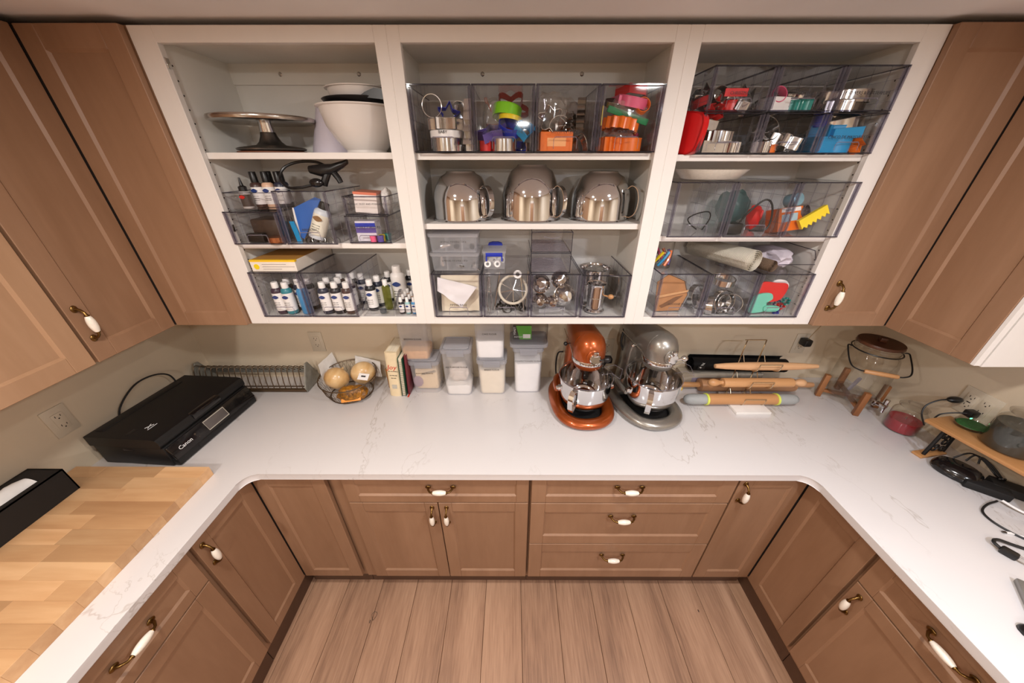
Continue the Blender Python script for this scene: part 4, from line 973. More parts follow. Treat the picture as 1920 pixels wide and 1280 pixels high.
cutter('oval', .030, .022, m_steel2, (-.178, -.17, f+.118), (80, 20, 30), 'oval tin cutter leaning at the back of the baby drawer')
# drawer 2
cutter('circle', .042, .036, m_steel2, (-.03, Y0, f), (0, 0, 0), 'round tin cutter under the colourful plastic ones')
cutter('five', .032, .03, m_steel2, (.028, -.16, f), (0, 0, 20), 'petal tin cutter behind the round tin in the colourful drawer')
cutter('heart', .024, .03, REDP, (-.084, -.262, f), (0, 0, 25), 'small red heart cutter beside the round tin')
cutter('star', .052, .026, VIO, (-.066, -.250, f+.040), (18, -14, 5), 'violet blue star cutter in the colourful drawer')
cutter('circle', .036, .03, BLU, (-.015, -.245, f+.052), (30, 12, 0), 'cobalt round cutter under the lime one')
cutter('heart', .030, .026, CYA, (.030, -.262, f+.050), (55, 10, 25), 'cyan heart cutter tipped forward in the colourful drawer')
cutter('circle', .046, .03, LIM, (-.022, -.225, f+.094), (-14, 8, 0), 'lime green round cutter on top of the colourful drawer', th=.002)
cutter('circle', .038, .012, YEL, (-.010, -.235, f+.084), (-10, 8, 0), 'yellow ring cutter peeking out under the lime one')
cutter('five', .060, .022, MRN, (-.006, -.16, f+.120), (-40, 10, 10), 'brick red flower cutter at the back of the colourful drawer')
binbag('clear crumpled bag with a hanging tie in the colourful drawer', (-.062, -.22, f+.095), .038, .03, .05, 2.2)
tag(B().tube([(-.082, -.268, f+.128), (-.086, -.267, f+.134), (-.088, -.266, f+.143), (-.083, -.266, f+.144), (-.080, -.267, f+.134), (-.068, -.267, f+.108)], .0011, 5).o('cord_loop', plastic('rust_cord', 142, 64, 40)), 'rust coloured cord loop rising from the colourful drawer', 'cord')
# drawer 3
ob = thing('carton', 'orange carton at the bottom of the autumn leaves drawer', 'box', (.135, -.225, f), R(3)); B().box(-.052, -.06, 0, .052, .06, .055, .002).o('box', ORN, ob, 0); B().box(-.03, -.0608, .015, .03, -.06, .038).o('print', plastic('pale_orange', 240, 170, 110), ob, 0)
binbag('shiny clear bag of tin cutters on the orange carton', (.120, -.235, f+.105), .050, .04, .056, 4.4)
binbag('clear bag with a peaked top at the back of the autumn leaves drawer', (.165, -.15, f+.115), .055, .04, .045, 6.4)
cutter('flower', .046, .03, m_steel2, (.118, -.235, f+.075), (60, 15, 0), 'ridged tin cutter inside the shiny clear bag')
cutter('circle', .034, .02, m_steel2, (.150, -.248, f+.062), (75, -25, 0), 'round tin cutter slipping under the shiny clear bag')
cutter('leaf', .050, .024, m_sdark, (.200, -.262, f+.100), (90, 0, 80), 'dark zigzag leaf cutter standing in the autumn leaves drawer')
cutter('leaf', .026, .020, m_sdark, (.178, -.258, f+.078), (85, 20, 45), 'small dark leaf cutter against the standing one')
cutter('oval', .03, .024, m_steel2, (.215, -.24, f+.01), (0, 70, 40), 'oval tin cutter leaning at the bottom corner of the autumn leaves drawer')
# drawer 4
cutter('leaf', .047, .040, ORN, (.318, -.245, f), (0, 0, 0), 'orange leaf cutter at the bottom of the green zip bag drawer')
cutter('circle', .040, .038, ORN, (.383, -.235, f), (0, 0, 0), 'orange round cutter at the bottom of the green zip bag drawer')
binbag('clear bag of orange cutters at the drawer bottom', (.345, -.215, f+.035), .062, .045, .034, 9.1)
cutter('scallop', .058, .030, ORN, (.345, -.235, f+.058), (-6, 8, 0), 'orange scalloped cutter under the green zip bag')
zb = thing('zip_bag', 'clear zip bag with a green seal in the rightmost top drawer', 'zip bag', (.360, -.245, f+.100), rot=(R(8), R(16), 0))
B().box(-.068, -.02, -.008, .068, -.012, .010, .002).o('seal', GRN, zb); crumple('pouch', m_bag, (.005, .0, .016), .062, .03, .024, .3, 5.5, zb)
cutter('circle', .046, .026, PNK, (.372, -.24, f+.122), (8, 10, 0), 'pink cutter on the green zip bag', th=.002)
cutter('square', .05, .022, PNK, (.365, -.21, f+.124), (0, 6, 10), 'pink square cutter behind the pink ring', th=.002)
cutter('circle', .02, .02, ORN, (.398, -.262, f+.118), (70, 0, 0), 'small orange ring inside the zip bag')
cutter('hex', .054, .024, REDP, (.375, -.215, f+.142), (-16, 6, 5), 'red cutter at the top of the rightmost drawer', th=.003)
cutter('oval', .024, .014, m_sdark, (.312, -.245, f+.125), (30, 0, 20), 'dark wire cutter at the drawer corner beside the red one')
tag(B().box(-.0015, -.012, 0, .0015, .012, .05, .0005).o('yellow_card', YEL, None, 0), 'yellow card edge standing at the side of the zip bag drawer', 'card').location = (.272, -.285, f+.070)

KW = {'circle': 'round', 'flower': 'fluted', 'heart': 'heart', 'star': 'star', 'scallop': 'scalloped', 'oval': 'oval', 'square': 'square', 'tree': 'tree'}
MW = {m_steel2.name: 'tin', m_sdark.name: 'dark tin', BLU.name: 'cobalt', REDP.name: 'red', ORN.name: 'orange', PNK.name: 'pink', WHP.name: 'white', CYA.name: 'cyan'}
def fillers(x0, x1, f, n, lab, seed, zmax, mats, y0=-.215, y1=-.07):
    rn = random.Random(seed); ks = ['circle', 'flower', 'heart', 'star', 'scallop', 'oval', 'square', 'tree']
    for i in range(n):
        r = rn.uniform(.024, .034); x = rn.uniform(x0+.045, x1-.045); y = y0+(y1-y0)*(i+.5)/n
        cutter(ks[(i*3+seed) % 8], r, .024, mats[i % len(mats)], (x, y, f+(i % 3)*zmax/3), (rn.uniform(-25, 25), rn.uniform(-25, 25), rn.uniform(0, 180)), KW[ks[(i*3+seed) % 8]]+' '+MW[mats[i % len(mats)].name]+' cutter '+lab+', '+('first', 'second', 'third', 'fourth', 'fifth', 'sixth', 'seventh')[i]+' row back', 'cutters at the back of the bins')
fillers(xs[0], xs[1], f, 7, 'heaped in the baby drawer', 1, .11, [m_steel2])
fillers(xs[1], xs[2], f, 6, 'heaped in the colourful drawer', 2, .09, [BLU, m_steel2, REDP])
fillers(xs[2], xs[3], f+.06, 6, 'heaped in the autumn leaves drawer', 3, .06, [m_steel2, m_sdark])
fillers(xs[3], xs[4], f, 6, 'heaped in the green zip bag drawer', 4, .12, [ORN, PNK, REDP])
# ---------------- centre cabinet, middle shelf: three upturned mixer bowls
def bowl_up(lab, x, y, r, h):
    t = thing('mixing_bowl', lab, 'bowl', (x, y, 1.7735))
    pf = [(r+.004, 0), (r+.006, .002), (r+.004, .005), (r, .006), (r-.001, h*.45), (r-.006, h*.60), (r-.020, h*.76), (r*.70, h*.89), (r*.52, h*.955), (r*.49, h*.975), (r*.48, h), (r*.44, h*.992), (0, h*.985)]
    B().lathe(pf, 56, cap=False).o('shell', m_steel, t, 40)
    a = R(-38); H = V((math.cos(a), math.sin(a), 0)); Tn = V((-H.y, H.x, 0))
    hp = [H*q+V((0, 0, z)) for q, z in ((r-.004, .018), (r+.018, .016), (r+.036, .035), (r+.040, .075), (r+.030, .108), (r+.010, .120), (r-.006, .110))]
    P = spline(hp, 5); b = B()
    for i in range(len(P)-1): b.add([P[i]-Tn*.012, P[i]+Tn*.012, P[i+1]+Tn*.012, P[i+1]-Tn*.012], [(0, 1, 2, 3)])
    bmesh.ops.remove_doubles(b.b, verts=b.b.verts[:], dist=1e-5); bmesh.ops.solidify(b.b, geom=b.b.faces[:], thickness=.002)
    b.o('handle', m_steel, t, 60)
bowl_up('upturned steel mixer bowl beside the cabinet side nearest the turntable', -.192, -.158, .109, .163)
bowl_up('tallest upturned steel mixer bowl, in the middle of the shelf', .068, -.158, .109, .184)
bowl_up('upturned steel mixer bowl at the end nearest the rolled mats', .330, -.158, .109, .163)

# ---------------- centre cabinet, bottom
CB2, CT2 = 1.4225, 1.598
drawer('clear storage drawer of piping bags on the lowest middle shelf', -.310, -.119, CB2, CT2, 'PIPING BAGS', tz=.05)
drawer('clear storage drawer with wire spokes and tongs on the lowest middle shelf', -.118, .066, CB2, CT2)
drawer('clear storage drawer of glass domes on the lowest middle shelf', .067, .257, CB2, CT2)
drawer('open clear bin holding a flour sifter on the lowest middle shelf', .262, .447, CB2-.001, CT2-.004, frontp=False, top=False, name='storage_bin')
f = CB2+.0025
tag(sheet('piping_bag', plastic('clear_white', 232, 228, 232, .35), [(-.290, -.288, f+.155), (-.14, -.288, f+.115), (-.205, -.288, f+.03), (-.295, -.288, f+.10)], 10, 6, .004), 'folded white piping bag behind the drawer front', 'piping bag')
tag(sheet('paper_bag', mat('cream_paper', c(226, 212, 190), .8, bump=.3, bs=60), [(-.292, -.262, f+.002), (-.138, -.262, f+.004), (-.134, -.255, f+.158), (-.285, -.255, f+.150)], 8, 8, .01), 'cream paper pack standing behind the piping bag', 'paper pack')
sw = thing('wire_spokes', 'white ring with thin steel spokes in the drawer of tongs', 'utensil', (.0, -.255, f+.092), rot=(R(70), R(8), 0))
B().tube([(.055*math.cos(a), .055*math.sin(a), 0) for a in [k*PI/14 for k in range(28)]], .0055, 7, True).o('ring', mat('ivory_ring', c(206, 196, 180), .5), sw)
for k in range(9): B().tube([(0, 0, .012), (.052*math.cos(k*2*PI/9), .052*math.sin(k*2*PI/9), .002)], .0012, 5).o('spoke', m_steel2, sw)
tn = thing('tongs', 'thin steel tongs standing at the side of the spokes drawer', 'tongs', (-.095, -.272, f))
for s in (-1, 1): B().tube([(s*.004, 0, 0), (s*.010, .002, .05), (s*.005, .004, .10), (s*.001, .005, .15)], .0022, 6).o('arm', m_steel2, tn)
B().tube([(.006*math.cos(a), .004, .098+.010*math.sin(a)) for a in [k*PI/6 for k in range(12)]], .0015, 5, True).o('loop', m_steel2, tn)
for i, (x, y, a) in enumerate(((-.078, -.24, 10), (.045, -.262, -6), (.050, -.23, 4))):
    tag(B().tube([(x, y, f), (x+math.sin(R(a))*.15, y+.01, f+.158)], .0035, 7).o('steel_rod', m_steel2), ('steel rod standing beside the tongs', 'steel rod standing at the far side of the spokes drawer', 'steel rod behind the one at the far side')[i], 'rod')
for i in range(7):
    x, y = -.06+.016*i, -.23+.02*math.sin(i*2.)
    cutter('circle', .014+.003*(i % 3), .012, m_sdark, (x, y, f+.003+.012*(i % 2)), (20*i % 80, 30, 0), 'small dark steel tip lying under the wire spokes', 'steel tips under the spokes')
wr_ = tag(B().lathe([(.008, 0), (.016, 0), (.016, .006), (.008, .006)], 20, cap=False).o('nylon_washer', m_wplast), 'white round nylon washer at the top of the spokes drawer', 'washer'); place(wr_, (.018, -.265, f+.158), (R(70), 0, 0))
DG = m_glass
for i, (x, y, z, r, rx) in enumerate(((.110, -.255, .118, .036, 60), (.190, -.24, .130, .034, 70), (.108, -.268, .050, .030, 80), (.158, -.272, .045, .026, 80), (.205, -.268, .075, .040, 75))):
    o = B().lathe([(0, r*.95), (r*.5, r*.86), (r*.85, r*.5), (r, 0), (r*1.08, -.002), (r*1.08, -.005), (r*.95, -.004), (r*.80, r*.45), (r*.46, r*.8), (0, r*.88)], 24).o('cake_mould', mat('mirror_steel', c(190, 186, 186), .1, 1.) if i != 4 else m_steel2); place(o, (x, y, f+z), (R(rx), R(12*i), 0))
    tag(o, ('domed steel mould at the upper printer side of the domes drawer', 'domed steel mould at the back top of the domes drawer', 'tall domed mould low in the domes drawer', 'small round dome at the drawer front centre', 'flat wide dome leaning behind the small one')[i], 'mould')
sy = tag(B().lathe([(.009, 0), (.009, .085), (.004, .087), (.004, .10), (.009, .101), (.009, .104)], 14).o('syringe', m_frost), 'clear plunger tube lying along the domes drawer front', 'plunger'); place(sy, (.105, -.288, f+.014), (0, R(86), 0))
sf = thing('flour_sifter', 'polished steel flour sifter mug in the open clear bin', 'sifter', (.338, -.245, f), R(-30))
B().lathe([(.036, .002), (.038, 0), (.040, .004), (.034, .012), (.034, .10), (.037, .114), (.039, .117), (.036, .116), (.033, .10), (.033, .006), (0, .006)], 36, cap=False).o('cup', m_steel, sf)
B().lathe([(.0346, .058), (.0352, .060), (.0346, .062)], 36, cap=False).o('seam', m_steel2, sf)
hp = [(-.034, 0, .105), (-.055, 0, .098), (-.060, 0, .080), (-.056, 0, .015), (-.034, 0, .012)]
b = B(); [b.add([(hp[i][0], -.009, hp[i][2]), (hp[i][0], .009, hp[i][2]), (hp[i+1][0], .009, hp[i+1][2]), (hp[i+1][0], -.009, hp[i+1][2])], [(0, 1, 2, 3)]) for i in range(4)]
bmesh.ops.remove_doubles(b.b, verts=b.b.verts[:], dist=1e-5); bmesh.ops.solidify(b.b, geom=b.b.faces[:], thickness=.002); b.o('handle', m_steel, sf, 30)
B().cyl((.034, 0, .07), (.052, 0, .07), .003).ball((.060, 0, .07), .011, 1.1, 1, .9).o('crank_knob', m_beech2, sf)
sg2 = thing('steel_pail', 'large steel sifter pail behind the mug in the open bin', 'pail', (.350, -.13, f))
B().lathe([(.060, 0), (.062, .002), (.062, .145), (.066, .15), (.063, .149), (.060, .14), (.058, .006), (0, .004)], 44, cap=False).o('wall', m_steel, sg2)
b = B().tube([(.060, -.02, .12), (.098, -.03, .118), (.102, -.03, .09), (.098, -.03, .03), (.062, -.02, .02)], .005, 8); b.o('handle', m_steel, sg2)
binbag('clear crumpled bag inside the large steel pail', (.35, -.13, f+.11), .045, .042, .038, 1.7)
# boxes on top of the drawers
def tipbox(lab, z, txt):
    t = thing('organizer_box', lab, 'organizer box', (-.220, -.21, z))
    superbox(B(), -.088, -.068, 0, .088, .068, .058, r=.008, taper=.04).o('tub', m_frost, t, 40)
    superbox(B(), -.093, -.073, .056, .093, .073, .068, r=.008).o('lid', m_frost, t, 40)
    for x in (-.03, .03): B().box(x-.001, -.064, .003, x+.001, .064, .055).o('divider', m_frost, t, 0)
    text(txt, .0115, m_ink, t, T(0, -.0668, .040) @ FRONT)
tipbox('clear compartment box of large piping tips resting on the drawer', 1.6005, 'LARGE PIPING TIPS'); tipbox('clear compartment box of small piping tips stacked on top', 1.670, 'SMALL PIPING TIPS')
for i in range(6):
    up = i >= 3; z = 1.6755 if up else 1.6060; x = -.280+.058*(i % 3)
    o = B().lathe([(.011, 0), (.0112, .003), (.004, .038), (.0032, .038), (.009, .002)], 14, cap=False).o('piping_tip', m_steel2); place(o, (x+.01, -.255, z+.012), (R(80 if i % 2 else 20), R(70*(i % 3)), R(30*i)))
    tag(o, 'steel piping tip inside the '+('small' if up else 'large')+' tips box, '+('turntable side', 'middle', 'mixer side')[i % 3]+' compartment', 'piping tip')
bb2 = thing('latch_box', 'small clear box with a blue lid handle and blue latch', 'box', (-.072, -.200, 1.6005))
superbox(B(), -.043, -.055, 0, .043, .055, .062, r=.006, taper=.05).o('tub', m_frost, bb2, 40); superbox(B(), -.046, -.058, .061, .046, .058, .069, r=.006).o('lid', m_frost, bb2, 40)
B().prism([(-.03, 0), (.03, 0), (.026, .010), (.012, .014), (-.012, .014), (-.026, .010)], 0, .012, M=T(0, .06, .068) @ FRONT).o('lid_handle', BLU, bb2)
B().box(-.032, -.060, .050, .032, -.056, .064, .001).box(-.032, -.060, .032, -.027, -.056, .052).box(.027, -.060, .032, .032, -.056, .052).o('latch', BLU, bb2)
for i in range(4):
    o = B().lathe([(.006, 0), (.013, 0), (.013, .02), (.006, .02)], 16, cap=False).o('icing_coupler', m_wplast); place(o, (-.098+.026*(i % 2)+.01*i*.5, -.235+.05*(i//2), 1.6035+.021*0), (R(80), 0, R(20*i)))
    o.location.z += .014; tag(o, 'white icing coupler ring in the blue latched box', 'coupler', 'couplers in the latched box')
for i, (z, lab) in enumerate(((1.6005, 'small ribbed clear tray drawer, lower of the stacked two'), (1.676, 'small ribbed clear tray drawer, upper of the stacked two'))):
    t = thing('acrylic_box', lab, 'storage box', (.140, -.30, z)); w, h, dp = .073, .072, .23
    B().box(-w, 0, 0, w, dp, .002).box(-w, 0, .002, -w+.002, dp, h).box(w-.002, 0, .002, w, dp, h).box(-w, dp-.002, .002, w, dp, h).box(-w+.002, 0, .004, w-.002, .002, h-.002).o('case', m_bin, t, 0)
    for a, q in (((-w, 0, .001), (w, 0, .001)), ((-w, 0, h), (w, 0, h)), ((-w, 0, 0), (-w, 0, h)), ((w, 0, 0), (w, 0, h)), ((w, 0, h), (w, dp, h)), ((-w, 0, h), (-w, dp, h))): B().cyl(a, q, .0016, None, 5).o('edge', m_edge, t, 0)
    for k in range(12): B().box(-w+.006, .012+.017*k, .0022, w-.006, .016+.017*k, .0042).o('rib', m_rib, t, 0)
    B().tube([(-.03, -.001, h*.78), (0, -.004, h*.70), (.03, -.001, h*.78)], .0016, 5).o('grip', m_rib, t)

# ---------------- right cabinet, top shelf
xr = (.574, .761, .950, 1.131)
TOPL = (('CHRISTMAS', 'red banded cutters, upper row'), ('EASTER', 'teal and white cutters, upper row'), ('FLOWERS & BUTTERFLIES', 'plain tin rings, upper row'))
LOWL = (('', 'zigzag tin cutters, lower row'), ('', 'jumbled tin cutters and one orange, lower row'), ('CINCO DE MAYO/FIESTA', 'bright blue cutters, lower row'))
for i in range(3):
    drawer('short clear drawer of '+TOPL[i][1]+' of the right cabinet', xr[i], xr[i+1], 2.0985, 2.207, TOPL[i][0], tz=.045, ts=.0115)
    drawer('short clear drawer of '+LOWL[i][1]+' of the right cabinet', xr[i], xr[i+1], 1.9885, 2.0955, LOWL[i][0] or None, tz=.045, ts=.0115)
f1, f2 = 2.101, 1.991
def tins(f, x0, specs, where):
    for i, (sh, r, h, m, dx, y, dz, rot, nm) in enumerate(specs): cutter(sh, r*1.18, h*1.3, m, (x0+dx, y+.004, f+dz*1.1), rot, nm+' '+where)
S2 = m_steel2
tag(B().box(-.034, -.0015, -.010, .034, .0015, .010, .0008).o('red_strip', REDP, None, 0), 'red strip label behind the front of the upper drawer', 'label').location = (xr[0]+.088, -.296, f1+.046)
tins(f1, xr[0], [('circle', .026, .02, S2, .10, -.24, .024, (20, 0, 0), 'round tin cutter'), ('star', .026, .02, REDP, .042, -.27, .0, (70, 0, 20), 'red star cutter'),
  ('tree', .032, .022, S2, .075, -.24, .0, (0, 0, 20), 'tin tree cutter'), ('flower', .030, .022, S2, .115, -.265, .0, (0, 20, 0), 'fluted tin cutter'), ('circle', .024, .022, REDP, .10, -.262, 0, (0, 0, 0), 'round red cutter'),
  ('leaf', .032, .022, S2, .085, -.19, .022, (0, 0, 0), 'jagged tin cutter'), ('crown', .030, .02, S2, .140, -.22, .04, (80, 0, 0), 'crown tin cutter'), ('star', .030, .022, S2, .060, -.15, .045, (60, 0, 0), 'tin star cutter'), ('circle', .018, .02, m_sdark, .045, -.272, .035, (80, 0, 0), 'dark ring cutter')], 'in the upper drawer of red banded cutters')
tins(f1, xr[1], [('square', .026, .028, WHP, .045, -.262, 0, (0, 0, 12), 'white square cutter'), ('square', .022, .024, WHP, .078, -.258, 0, (0, 0, 4), 'second white square cutter'), ('scallop', .034, .022, TEA, .118, -.262, 0, (0, 0, 0), 'teal oval cutter'),
  ('circle', .018, .02, PNK, .040, -.262, .032, (70, 0, 0), 'pink ring cutter'), ('five', .030, .02, S2, .105, -.245, .024, (15, 0, 0), 'petal tin cutter'), ('flower', .030, .02, S2, .140, -.20, .01, (0, 20, 0), 'fluted tin cutter'), ('star', .020, .018, S2, .058, -.24, .036, (60, 30, 0), 'small tin star cutter')], 'in the upper teal and white drawer')
tins(f1, xr[2], [('flower', .036, .024, S2, .062, -.255, 0, (0, 0, 0), 'fluted tin ring'), ('oval', .036, .024, S2, .105, -.25, .024, (0, 0, 0), 'oval tin ring'), ('circle', .030, .024, S2, .050, -.22, .026, (10, 0, 0), 'round tin ring'), ('oval', .026, .022, m_sdark, .112, -.25, 0, (0, 0, 0), 'dark oval ring'), ('heart', .034, .022, S2, .130, -.17, .0, (0, 0, 0), 'tin heart')], 'in the upper drawer of plain tins')
tins(f2, xr[0], [('crown', .040, .026, S2, .075, -.262, 0, (0, 0, 0), 'crown tin cutter'), ('leaf', .046, .024, S2, .085, -.250, .028, (0, 0, 0), 'wide jagged tin cutter'), ('scallop', .034, .024, S2, .125, -.26, 0, (0, 0, 0), 'scalloped tin cutter'), ('star', .036, .024, S2, .040, -.2, .054, (8, 0, 0), 'tin star cutter'), ('square', .022, .02, S2, .036, -.262, .058, (0, 10, 0), 'square tin cutter'), ('circle', .02, .024, S2, .150, -.25, .0, (0, 0, 0), 'round tin cutter')], 'in the lower zigzag drawer')
tins(f2, xr[1], [('flower', .044, .026, S2, .110, -.262, .012, (0, 16, 0), 'big fluted tin cutter'), ('circle', .030, .026, S2, .045, -.245, .050, (60, 30, 0), 'tilted round tin cutter'), ('circle', .018, .018, ORN, .070, -.268, 0, (0, 0, 0), 'small orange cutter'), ('square', .020, .024, S2, .032, -.262, 0, (0, 0, 0), 'square tin cutter'), ('tree', .036, .022, S2, .10, -.18, .040, (20, 0, 0), 'tin tree cutter'), ('oval', .028, .024, S2, .050, -.262, .0, (0, 0, 80), 'narrow oval tin cutter')], 'in the lower jumbled drawer')
tins(f2, xr[2], [('square', .034, .034, CYA, .050, -.258, 0, (0, 0, 5), 'bright blue box cutter'), ('star', .040, .028, CYA, .060, -.25, .036, (0, 0, 10), 'bright blue star cutter'), ('circle', .032, .032, CYA, .100, -.262, .0, (0, 0, 0), 'bright blue round cutter'), ('square', .038, .022, CYA, .100, -.255, .036, (0, -4, 0), 'bright blue bar cutter'), ('circle', .020, .03, BLU, .040, -.24, .066, (0, 0, 0), 'deep blue cutter'),
  ('star', .028, .018, ORN, .148, -.262, .020, (60, 30, 0), 'orange fiesta cutter'), ('oval', .046, .022, S2, .115, -.235, .062, (0, -10, 0), 'long tin cutter on top')], 'in the lower bright blue drawer')
for i in range(3):
    fillers(xr[i], xr[i+1], f1, 6, 'heaped in the '+('red banded', 'teal and white', 'plain tin')[i]+' upper drawer', 5+i, .05, [m_steel2, (REDP, WHP, m_steel2)[i], m_steel2], -.235)
    fillers(xr[i], xr[i+1], f2, 7, 'heaped in the '+('zigzag', 'jumbled', 'bright blue')[i]+' lower drawer', 8+i, .06, [m_steel2, (m_steel2, m_sdark, CYA)[i], m_steel2], -.235)
rd = thing('red_tray', 'red plastic tray standing on edge beside the short drawers', 'tray', (.556, -.262, 1.9885), rot=(0, R(8), R(-62)))
b = B(); P = [(x, y+.058) for x, y in [(.05*math.copysign(abs(math.cos(a))**.6, math.cos(a)), .058*math.copysign(abs(math.sin(a))**.6, math.sin(a))) for a in [2*PI*k/32 for k in range(32)]]]
b.band(P, -.014, .014, .004, M=FRONT).prism(P, .010, .014, M=FRONT).o('tray', REDP, rd)
# middle shelf
drawer('clear drawer nearly empty but for a black cord, right cabinet middle shelf', .541, .738, 1.7325, 1.908)
drawer('clear drawer with a black adapter, right cabinet middle shelf', .739, .946, 1.7325, 1.908)
drawer('clear drawer with an orange carton and yellow cutter, right cabinet middle shelf', .947, 1.146, 1.7325, 1.908, grip=False)
f = 1.7355
def spl(pts, n=6):
    P = [V(p) for p in pts]; P = [P[0]*2-P[1]]+P+[P[-1]*2-P[-2]]; out = []
    for i in range(1, len(P)-2):
        for k in range(n):
            t = k/n; out.append(.5*((2*P[i])+(-P[i-1]+P[i+1])*t+(2*P[i-1]-5*P[i]+4*P[i+1]-P[i+2])*t*t+(-P[i-1]+3*P[i]-3*P[i+1]+P[i+2])*t**3))
    out.append(P[-2]); return out
tag(B().tube(spl([(.700, -.20, f+.005), (.655, -.23, f+.03), (.635, -.25, f+.052), (.66, -.26, f+.07), (.70, -.255, f+.074), (.712, -.25, f+.05), (.70, -.24, f+.01)]), .0022, 6).o('cord', m_rubber), 'black cord curled at the side of the nearly empty drawer', 'cord')
pa = thing('power_adapter', 'black plug adapter with a looped cable in the right middle drawer', 'adapter', (.80, -.24, f))
B().box(-.03, -.03, 0, .03, .03, .036, .004).o('body', m_black, pa); B().tube(spl([(.02, -.01, .03), (.04, -.02, .075), (.075, -.03, .115), (.105, -.03, .10), (.12, -.03, .05), (.11, -.03, .015), (.06, -.025, .012)]), .0032, 7).o('cable', m_rubber, pa)
binbag('teal and clear bag at the back of the adapter drawer', (.862, -.12, f+.075), .055, .035, .06, 7.7, clear('teal_bag', (.55, .72, .72, 1), 1., .12, body=.3, bcol=c(70, 120, 124)))
tag(crumple('red_pouch', REDP, (.925, -.17, f+.045), .02, .03, .04, .3, 2.9), 'red pouch at the side of the adapter drawer', 'pouch')
oc = thing('carton', 'orange carton of cutters with a barcode strip', 'box', (1.005, -.235, f), rot=(R(-14), R(-6), R(6)))
B().box(-.045, -.03, .004, .045, .03, .085, .002).o('box', ORN, oc, 0); B().box(-.036, -.0308, .070, .036, -.03, .083).o('barcode_strip', m_wplast, oc, 0); B().box(-.034, -.0308, .036, -.004, -.03, .062).box(.0, -.0308, .038, .026, -.03, .064).o('window_print', plastic('pale_blue_print', 170, 196, 206), oc, 0)
for k in range(7): B().box(-.02+.004*k, -.0312, .073, -.018+.004*k, -.0307, .080).o('barcode_line', m_ink, oc, 0)
yz = tag(B().prism([(-.045, 0)]+[(-.045+.09*k/12, (.006 if k % 2 else -.004)) for k in range(1, 13)]+[(.05, .03), (-.042, .034)], 0, .016, M=FRONT).o('yellow_comb', YEL, None, 0), 'yellow zigzag edged comb lying against the orange carton', 'comb'); place(yz, (1.068, -.272, f+.045), (R(-10), R(-38), 0))
cn = tag(B().lathe([(.022, 0), (.022, .04), (.020, .042), (0, .042)], 24).o('blue_tin', mat('pale_blue_tin', c(150, 196, 214), .25, .5)), 'pale blue tin tipped on top of the orange carton', 'tin'); place(cn, (1.005, -.205, f+.105), (R(70), R(40), 0))
cutter('circle', .022, .016, mat('check_print', c(90, 80, 84), .5, var=.8, vs=120), (1.052, -.23, f+.070), (70, 0, 30), 'black and white checked ring beside the blue tin')
wp = thing('white_platter', 'white oval platter resting on the middle drawers of the right cabinet', 'platter', (.705, -.185, 1.9095))
B().lathe([(0, .002), (.088, .002), (.098, .005), (.121, .030), (.126, .034), (.121, .035), (.093, .011), (0, .008)], 44, sy=.82).o('plate', m_porc, wp, 50)
# bottom shelf
drawer('clear drawer of kraft paper pieces, right cabinet bottom shelf', .554, .742, 1.4225, 1.599, 'SILICONE MATS', tz=.055)
drawer('clear drawer of round steel pastry rings, right cabinet bottom shelf', .743, .932, 1.4225, 1.599)
drawer('clear drawer of red and mint silicone pieces, right cabinet bottom shelf', .933, 1.133, 1.4225, 1.599, 'CAKE SCRAPERS', tz=.06)
f = 1.4255
m_kraft = mat('kraft_paper', c(170, 118, 74), .7, var=.15, vs=16, bump=.2, bs=40)
kb = thing('kraft_sheet', 'folded kraft brown sheet in the leftmost bottom drawer of the right cabinet', 'sheet', (.640, -.255, f), rot=(R(-8), 0, 0))
B().prism([(-.055, 0), (.045, .004), (.068, .07), (.045, .125), (-.02, .150), (-.062, .12)], 0, .004, M=FRONT).o('front_fold', m_kraft, kb, 0)
B().prism([(-.06, .055), (.062, .082), (.066, .09), (-.058, .066)], .004, .012, M=FRONT).o('crease', mat('kraft_light', c(196, 146, 100), .7), kb, 0)
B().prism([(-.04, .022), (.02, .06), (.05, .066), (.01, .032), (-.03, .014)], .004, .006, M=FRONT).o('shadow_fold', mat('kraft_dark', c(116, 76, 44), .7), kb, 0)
B().tube([(.046, -.006, .004), (.070, -.006, .07), (.048, -.006, .127), (-.015, -.006, .153)], .004, 6).o('grey_border', plastic('grey_border', 120, 116, 116), kb)
for i, (x, y, z, r, rot, nm) in enumerate(((.790, -.262, .030, .036, (84, 0, 55), 'standing at the kraft side'), (.845, -.255, .045, .046, (80, 0, 12), 'standing in the middle'), (.842, -.258, .045, .030, (80, 0, 12), 'nested inside the middle one'), (.885, -.262, .040, .038, (82, 0, -30), 'standing at the mint side'), (.838, -.24, .116, .042, (8, 0, 0), 'lying flat on top'), (.76, -.2, .05, .044, (80, 0, 30), 'at the back by the kraft sheet'))):
    o = B().lathe([(r, 0), (r+.0015, .001), (r+.0015, .023), (r, .024), (r-.001, .023), (r-.001, .001), (r, 0)], 32, cap=False).o('pastry_ring', m_steel2); place(o, (x, y, f+z), tuple(R(a) for a in rot)); tag(o, 'round steel pastry ring '+nm, 'pastry ring')
def slab(nm, lab, m, P, loc, rot, th=.006):
    o = B().prism(P, 0, th, M=FRONT).o(nm, m); place(o, loc, tuple(R(a) for a in rot)); return tag(o, lab, 'scraper')
def smooth(P, n=5): 
    Q = [V((x, y, 0)) for x, y in P]; m = len(Q); out = []
    for i in range(m):
        a, b_, c_, d_ = Q[i-1], Q[i], Q[(i+1) % m], Q[(i+2) % m]
        for k in range(n):
            t = k/n; q = .5*((2*b_)+(-a+c_)*t+(2*a-5*b_+4*c_-d_)*t*t+(-a+3*b_-3*c_+d_)*t**3); out.append((q.x, q.y))
    return out
